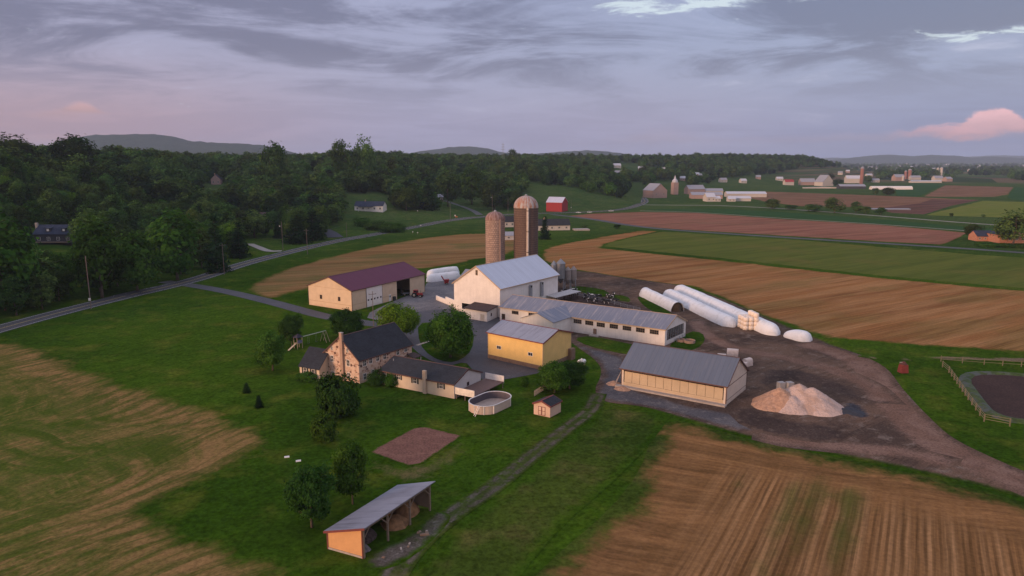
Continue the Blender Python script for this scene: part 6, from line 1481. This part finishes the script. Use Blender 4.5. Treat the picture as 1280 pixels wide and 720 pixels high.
GG = [(987,231.5,16,10,6,10,.1,m_cottage,m_redw,'small white house with red trim left of the grey roofed house','house'),(1010,231.5,26,12,6,12,.0,m_pinkw,m_rfar,'wide grey roofed house in the far right farm row','house'),(1035,232.5,24,20,7,19,.35,m_cottage,m_rfar,'steep white gabled barn in the far right farm row','barn'),
 (1032,235.5,70,5,1.5,2.4,-.03,m_cottage,m_rfarw,'very long low white roof in front of the steep gabled barn','shed'),(1068,229,30,14,9,15,-.1,m_cottage,m_rfarw,'tall white barn beside a red silo','barn'),(1066,236,40,14,4,7,-.05,m_darkw,m_rfar,'long dark low barn below the tall white one','barn'),
 (1087,221,16,9,5,8,.1,m_cottage,m_rfarw,'white house between the far farms','house'),(1110,222,22,10,5,8,-.05,m_cottage,m_rfarw,'low white barn left of the far silos','barn'),(1125,226,22,14,8,14,.1,m_pinkw,m_rfar,'pinkish barn with grey roof beside the far brick silos','barn'),(1145,225,22,12,6,10,-.05,m_cottage,m_rfar,'white walled barn right of the far brick silos','barn'),
 (1158,228.5,60,10,3,4.5,-.03,m_cottage,m_rfarw,'long flat white shed of the far farmstead','shed'),(1174,226,20,12,6,11,.1,m_cottage,m_rfar,'white gabled barn under the far twin silos','barn'),(1187,227,14,12,6,10,.2,m_pinkw,m_rfar,'round-roofed grey barn right of the far twin silos','barn'),(1118,214,26,8,4,7,0,m_cottage,m_rfarw,'thin white barn beyond the far farmstead','barn'),
 (1113,262.5,36,9,.8,1.2,-.05,m_rfar,m_rfar,'flat pale roof lying low among the hedge trees','shed')]
for px, py, w, d, h, r, rz, wl_, rf, lb, ct in GG: small_house(px, py, w, d, h, r, rz, wl_, rf, lb, ct, 'far_barn' if ct == 'barn' else 'farm_house' if ct == 'house' else 'far_shed', wins=0, ridge='y' if 'steep' in lb else 'x')
for i, (px, py, lb) in enumerate(((722,219,'pale cottage deep in the trees right of the pasture crest'),(755,215,'pale house glimpsed between crowns left of the slope houses'),(787,224,'small pale house at the foot of the wooded slope'),(812,222,'pinkish cottage halfway down the wooded slope'),(853,226,'white shed-like house just right of the brick church tower'),(905,228,'white cottage where the ridge wood meets the fields'),(930,229,'low pale house under the ridge wood'),(948,224,'tiny pale house below the right part of the ridge wood'),(975,226,'pale cottage at the right foot of the ridge wood'),(1050,221,'white cottage between two far farms'),(1060,216,'white gable beyond the tall white far barn'),(1095,228,'pale shed between the red silo and the far brick silos'))):
    small_house(px, py, (11,9,13)[i % 3], 8, 4.5, 7.8, RNG.uniform(-.4, .4), (m_cottage, m_pinkw)[i % 3 == 1], (m_rfarw, m_rfar)[i % 2], lb, wins=2)
# greenhouse
P = G0(1113.5, 236.8); L_ = 203/4/SC(P); m = MB(); n = 8
for s_ in (-L_/2, L_/2):
    for j in range(n+1): a = math.pi*j/n; m.v.append((P.x+s_, P.y+5*math.cos(a), 5.2*math.sin(a)))
for j in range(n): m.f.append((j, j+1, n+2+j, n+1+j))
m.f += [tuple(range(n, -1, -1)), tuple(range(n+1, 2*n+2))]; tag(m.build('greenhouse', m_plain('greenhouse_film', (.72,.66,.62), .4)), 'long white tunnel greenhouse on the far fields', 'greenhouse')
def far_silo(px, base, top, w, mat, label):
    P = G0(px, base); sc = SC(P); r_ = w/2/sc; Ht = ZAT(P, top); o = thing('far_silo', label, 'silo', (P.x, P.y, 0)); MB().lathe((P.x, P.y, 0), [(r_, 0), (r_, Ht*.88)], 12).build('silo_wall', mat, o)
    MB().lathe((P.x, P.y, Ht*.88), [(r_*1.03, 0), (r_*.8, Ht*.06), (r_*.3, Ht*.11), (.2, Ht*.12)], 12).build('dome', m_rfar, o)
m_fbrick = m_plain('far_brick', (.30,.15,.13), .9); m_fpale = m_plain('far_pale_silo', (.52,.47,.44), .8)
far_silo(1076.5, 230, 208, 4.2, m_fbrick, 'dark red silo beside the tall white far barn'); far_silo(1136.5, 224, 211, 4.2, m_fbrick, 'brick silo at the far farmstead, right of the first'); far_silo(1131.5, 224, 213, 3.2, m_fbrick, 'shorter brick silo at the far farmstead, left of the other'); far_silo(1171.5, 221, 209, 3.2, m_fpale, 'left one of the pale twin silos on the far plain'); far_silo(1176, 221, 208.5, 3.2, m_fpale, 'right one of the pale twin silos on the far plain'); far_silo(1128.5, 226, 219, 2.6, m_fpale, 'stubby pale silo left of the brick silos')
# scattered far houses of the plain
k = 0
for _ in range(400):
    px, py = rr.uniform(1050, 1300), rr.uniform(203.2, 215)
    if py > 208+(px-1060)*.02 and rr.random() < .5: continue
    P = G0(px, py); w = rr.uniform(14, 34); u = 0
    o = thing('town_house', 'tiny pale building speck scattered on the far plain', 'house', (P.x, P.y, 0), 'building specks on the far plain'); f_ = Fr(P, Vector((w, 0)), Vector((0, 12)))
    gable_walls(f_, 6, 10, 'U').build('wall', (m_cottage, m_pinkw)[k % 2], o); gable_roof(f_, 6, 10, 'U').build('roof', (m_rfarw, m_rfar)[k % 3 > 0], o); k += 1
    if k >= 60: break
# roadside bits
for px, py, lb in ((516, 292.5, 'white mailbox on the near road verge'), (522, 293.5, 'second white mailbox on the near road verge'), (522, 265.5, 'white post on the lawn by the pointed spruce'), (526, 284, 'small pale marker at the end of the bank hedge')):
    P = G(px, py); o = thing('mailbox', lb, 'mailbox', P); x, y, z = P; MB().box((x, y, z), (.12, .12, 1.1)).build('post', m_wood, o); MB().box((x, y, z+1.1), (.5, .9, .45)).build('box', m_trimw, o)
P = G(570.5, 272.5); o = thing('road_sign', 'small orange sign with white board at the side road corner', 'sign', P); x, y, z = P
for dx in (-.6, .6): MB().box((x+dx, y, z), (.1, .1, 1.0)).build('post', m_wood, o)
MB().box((x, y, z+.6), (1.8, .1, .8)).build('board', m_plain('orange_board', (.5,.14,.05), .6), o); MB().box((x-1.0, y+.3, z+1.4), (.9, .1, 1.0)).build('white_board', m_trimw, o)
HAZE = 7e-5
# ================================================================ SKY, SUN, HAZE
SUN_AZ = math.atan2(-.78, -.62)   # towards the sun: left and behind the camera
SUN_EL = math.radians(8)
W = bpy.data.worlds.new('World'); S.world = W; W.use_nodes = True
t = NT.__new__(NT); t.t = W.node_tree; t.t.nodes.clear(); out = t.n('ShaderNodeOutputWorld'); bg = t.n('ShaderNodeBackground')
t.t.links.new(bg.outputs[0], out.inputs[0])
d = t.n('ShaderNodeTexCoord').outputs['Generated']; x, y, z = t.sep(d)
az = t.math('ARCTAN2', x, y); el = t.math('ARCSINE', z)
sky = t.n('ShaderNodeTexSky', sky_type='NISHITA'); sky.sun_disc = False; sky.sun_elevation = SUN_EL; sky.sun_rotation = SUN_AZ
sky.air_density = 1.5; sky.dust_density = 2.5
def comb(a, b, c):
    q = t.n('ShaderNodeCombineXYZ'); t.put(q.inputs[0], a); t.put(q.inputs[1], b); t.put(q.inputs[2], c); return q.outputs[0]
def gauss(ca, ce, wa, we):
    u = t.math('DIVIDE', t.math('SUBTRACT', az, ca), wa); v = t.math('DIVIDE', t.math('SUBTRACT', el, ce), we)
    return t.math('EXPONENT', t.math('MULTIPLY', t.math('ADD', t.math('MULTIPLY', u, u), t.math('MULTIPLY', v, v)), -1.))
# clear-ish veil
mid = (.315,.315,.490); left = (.46,.285,.330); right = (.195,.255,.455)
base = t.mix(t.mr(az, -.62, -.1), left, mid); base = t.mix(t.mr(az, .1, .6), base, right)
low = t.mr(el, .0, .16); base = t.mix(low, base, t.mix(t.mr(az, -.6, .5), (.315,.315,.485), (.250,.295,.495)))
# cloud deck: streaks that compress towards the horizon
cz = t.math('MAXIMUM', z, 0.); den = t.math('ADD', cz, .10)
pl = comb(t.math('DIVIDE', x, den), t.math('DIVIDE', y, den), 0.)
n1 = t.noise(t.scale(pl, (.75, 1.0, 1)), 1., 8, .62, .9)
n2 = t.noise(t.scale(comb(az, el, 0.), (3.6, 17., 1)), 1., 8, .62, .5)
dk = t.math('ADD', t.math('MULTIPLY', n1, .62), t.math('MULTIPLY', n2, .38))
dark = t.math('MULTIPLY', t.mr(dk, .44, .57), t.mr(el, .06, .15, .2, 1.))
base = t.mix(dark, base, t.mix(t.mr(az, -.5, .5), (.140,.142,.260), (.115,.135,.275)))
lite = t.math('MULTIPLY', t.mr(dk, .44, .34), t.mr(el, .02, .15, .15, .55)); base = t.mix(lite, base, (.48,.50,.69))
# openings to the paler sky above
gaps = t.math('ADD', t.math('ADD', gauss(.23, .205, .17, .020), gauss(-.30, .225, .13, .014)), t.math('ADD', gauss(.565, .142, .05, .008), gauss(.47, .205, .10, .012)))
gn = t.noise(t.scale(comb(az, el, 0.), (11., 46., 1)), 1., 8, .65, .6)
gm = t.mr(t.math('ADD', t.math('MULTIPLY', gaps, .26), t.math('MULTIPLY', gn, .9)), .60, .72)
base = t.mix(t.math('MULTIPLY', gm, .85), base, (.60,.70,.78))
# pink cumulus near the horizon: flat foot, heaped top
wz = t.noise(t.scale(comb(az, el, 3.), (26., 44., 1)), 1., 8, .62, .4); wz2 = t.noise(t.scale(comb(az, el, 8.), (9., 22., 1)), 1., 6, .6, .3)
def cumulus(ca, foot, wa, hgt, col, amt, rough=.030, soft=.006):
    global base
    u = t.math('DIVIDE', t.math('SUBTRACT', az, ca), wa); p = t.math('EXPONENT', t.math('MULTIPLY', t.math('MULTIPLY', u, u), -1.))
    e2 = t.math('ADD', el, t.math('MULTIPLY', t.math('SUBTRACT', t.math('ADD', t.math('MULTIPLY', wz, .45), t.math('MULTIPLY', wz2, .55)), .5), -rough*1.6))
    top = t.math('ADD', t.math('MULTIPLY', p, hgt), foot-.004)
    m = t.math('MULTIPLY', t.mr(t.math('SUBTRACT', top, e2), -soft*.3, soft), t.mr(e2, foot-.006, foot+.005))
    sh = t.mr(e2, foot, foot+hgt*.7); sh = t.math('MULTIPLY', sh, t.mr(wz, .35, .6, .55, 1.))
    base = t.mix(t.math('MULTIPLY', m, amt), base, t.mix(sh, lerp3(col, .66), col))
cumulus(.50, .026, .26, .012, (.50,.39,.52), .6, .016, .01)
cumulus(.592, .031, .038, .038, (.95,.52,.57), .85, .042)
cumulus(.550, .030, .050, .019, (.88,.48,.55), .75, .036)
cumulus(.650, .032, .050, .020, (.88,.50,.57), .75, .036)
cumulus(.205, .024, .07, .026, (.47,.38,.50), .4, .03, .02)
cumulus(-.540, .058, .022, .018, (.72,.42,.44), .75, .02)
cumulus(-.565, .052, .03, .010, (.62,.38,.42), .5, .02)
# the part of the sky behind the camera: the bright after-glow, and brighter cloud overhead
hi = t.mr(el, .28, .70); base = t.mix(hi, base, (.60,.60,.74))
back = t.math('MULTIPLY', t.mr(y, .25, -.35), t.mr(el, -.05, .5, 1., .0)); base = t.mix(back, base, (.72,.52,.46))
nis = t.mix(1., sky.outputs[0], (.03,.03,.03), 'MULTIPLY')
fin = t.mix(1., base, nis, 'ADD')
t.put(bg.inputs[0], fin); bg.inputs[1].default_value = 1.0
sl = bpy.data.lights.new('sun', 'SUN'); so = bpy.data.objects.new('sun', sl); COL.objects.link(so)
sl.energy = 3.0; sl.angle = math.radians(16); sl.color = (1., .60, .36)
dv = Vector((math.sin(SUN_AZ)*math.cos(SUN_EL), math.cos(SUN_AZ)*math.cos(SUN_EL), math.sin(SUN_EL)))
so.rotation_euler = dv.to_track_quat('Z', 'Y').to_euler(); so.location = (-200, -200, 120)
# haze: one closed box of air
hb = MB().hexa([(-14500,-1000,-1.5),(14500,-1000,-1.5),(14500,14500,-1.5),(-14500,14500,-1.5),(-14500,-1000,330),(14500,-1000,330),(14500,14500,330),(-14500,14500,330)])
hm = bpy.data.materials.new('haze'); hm.use_nodes = True; hm.node_tree.nodes.clear()
ho = hm.node_tree.nodes.new('ShaderNodeOutputMaterial'); pv = hm.node_tree.nodes.new('ShaderNodeVolumePrincipled')
pv.inputs['Color'].default_value = (.62,.74,.98,1); pv.inputs['Density'].default_value = HAZE; pv.inputs['Anisotropy'].default_value = 0.
hm.node_tree.links.new(pv.outputs[0], ho.inputs['Volume'])
hz = hb.build('haze', hm); hz['kind'] = 'stuff'
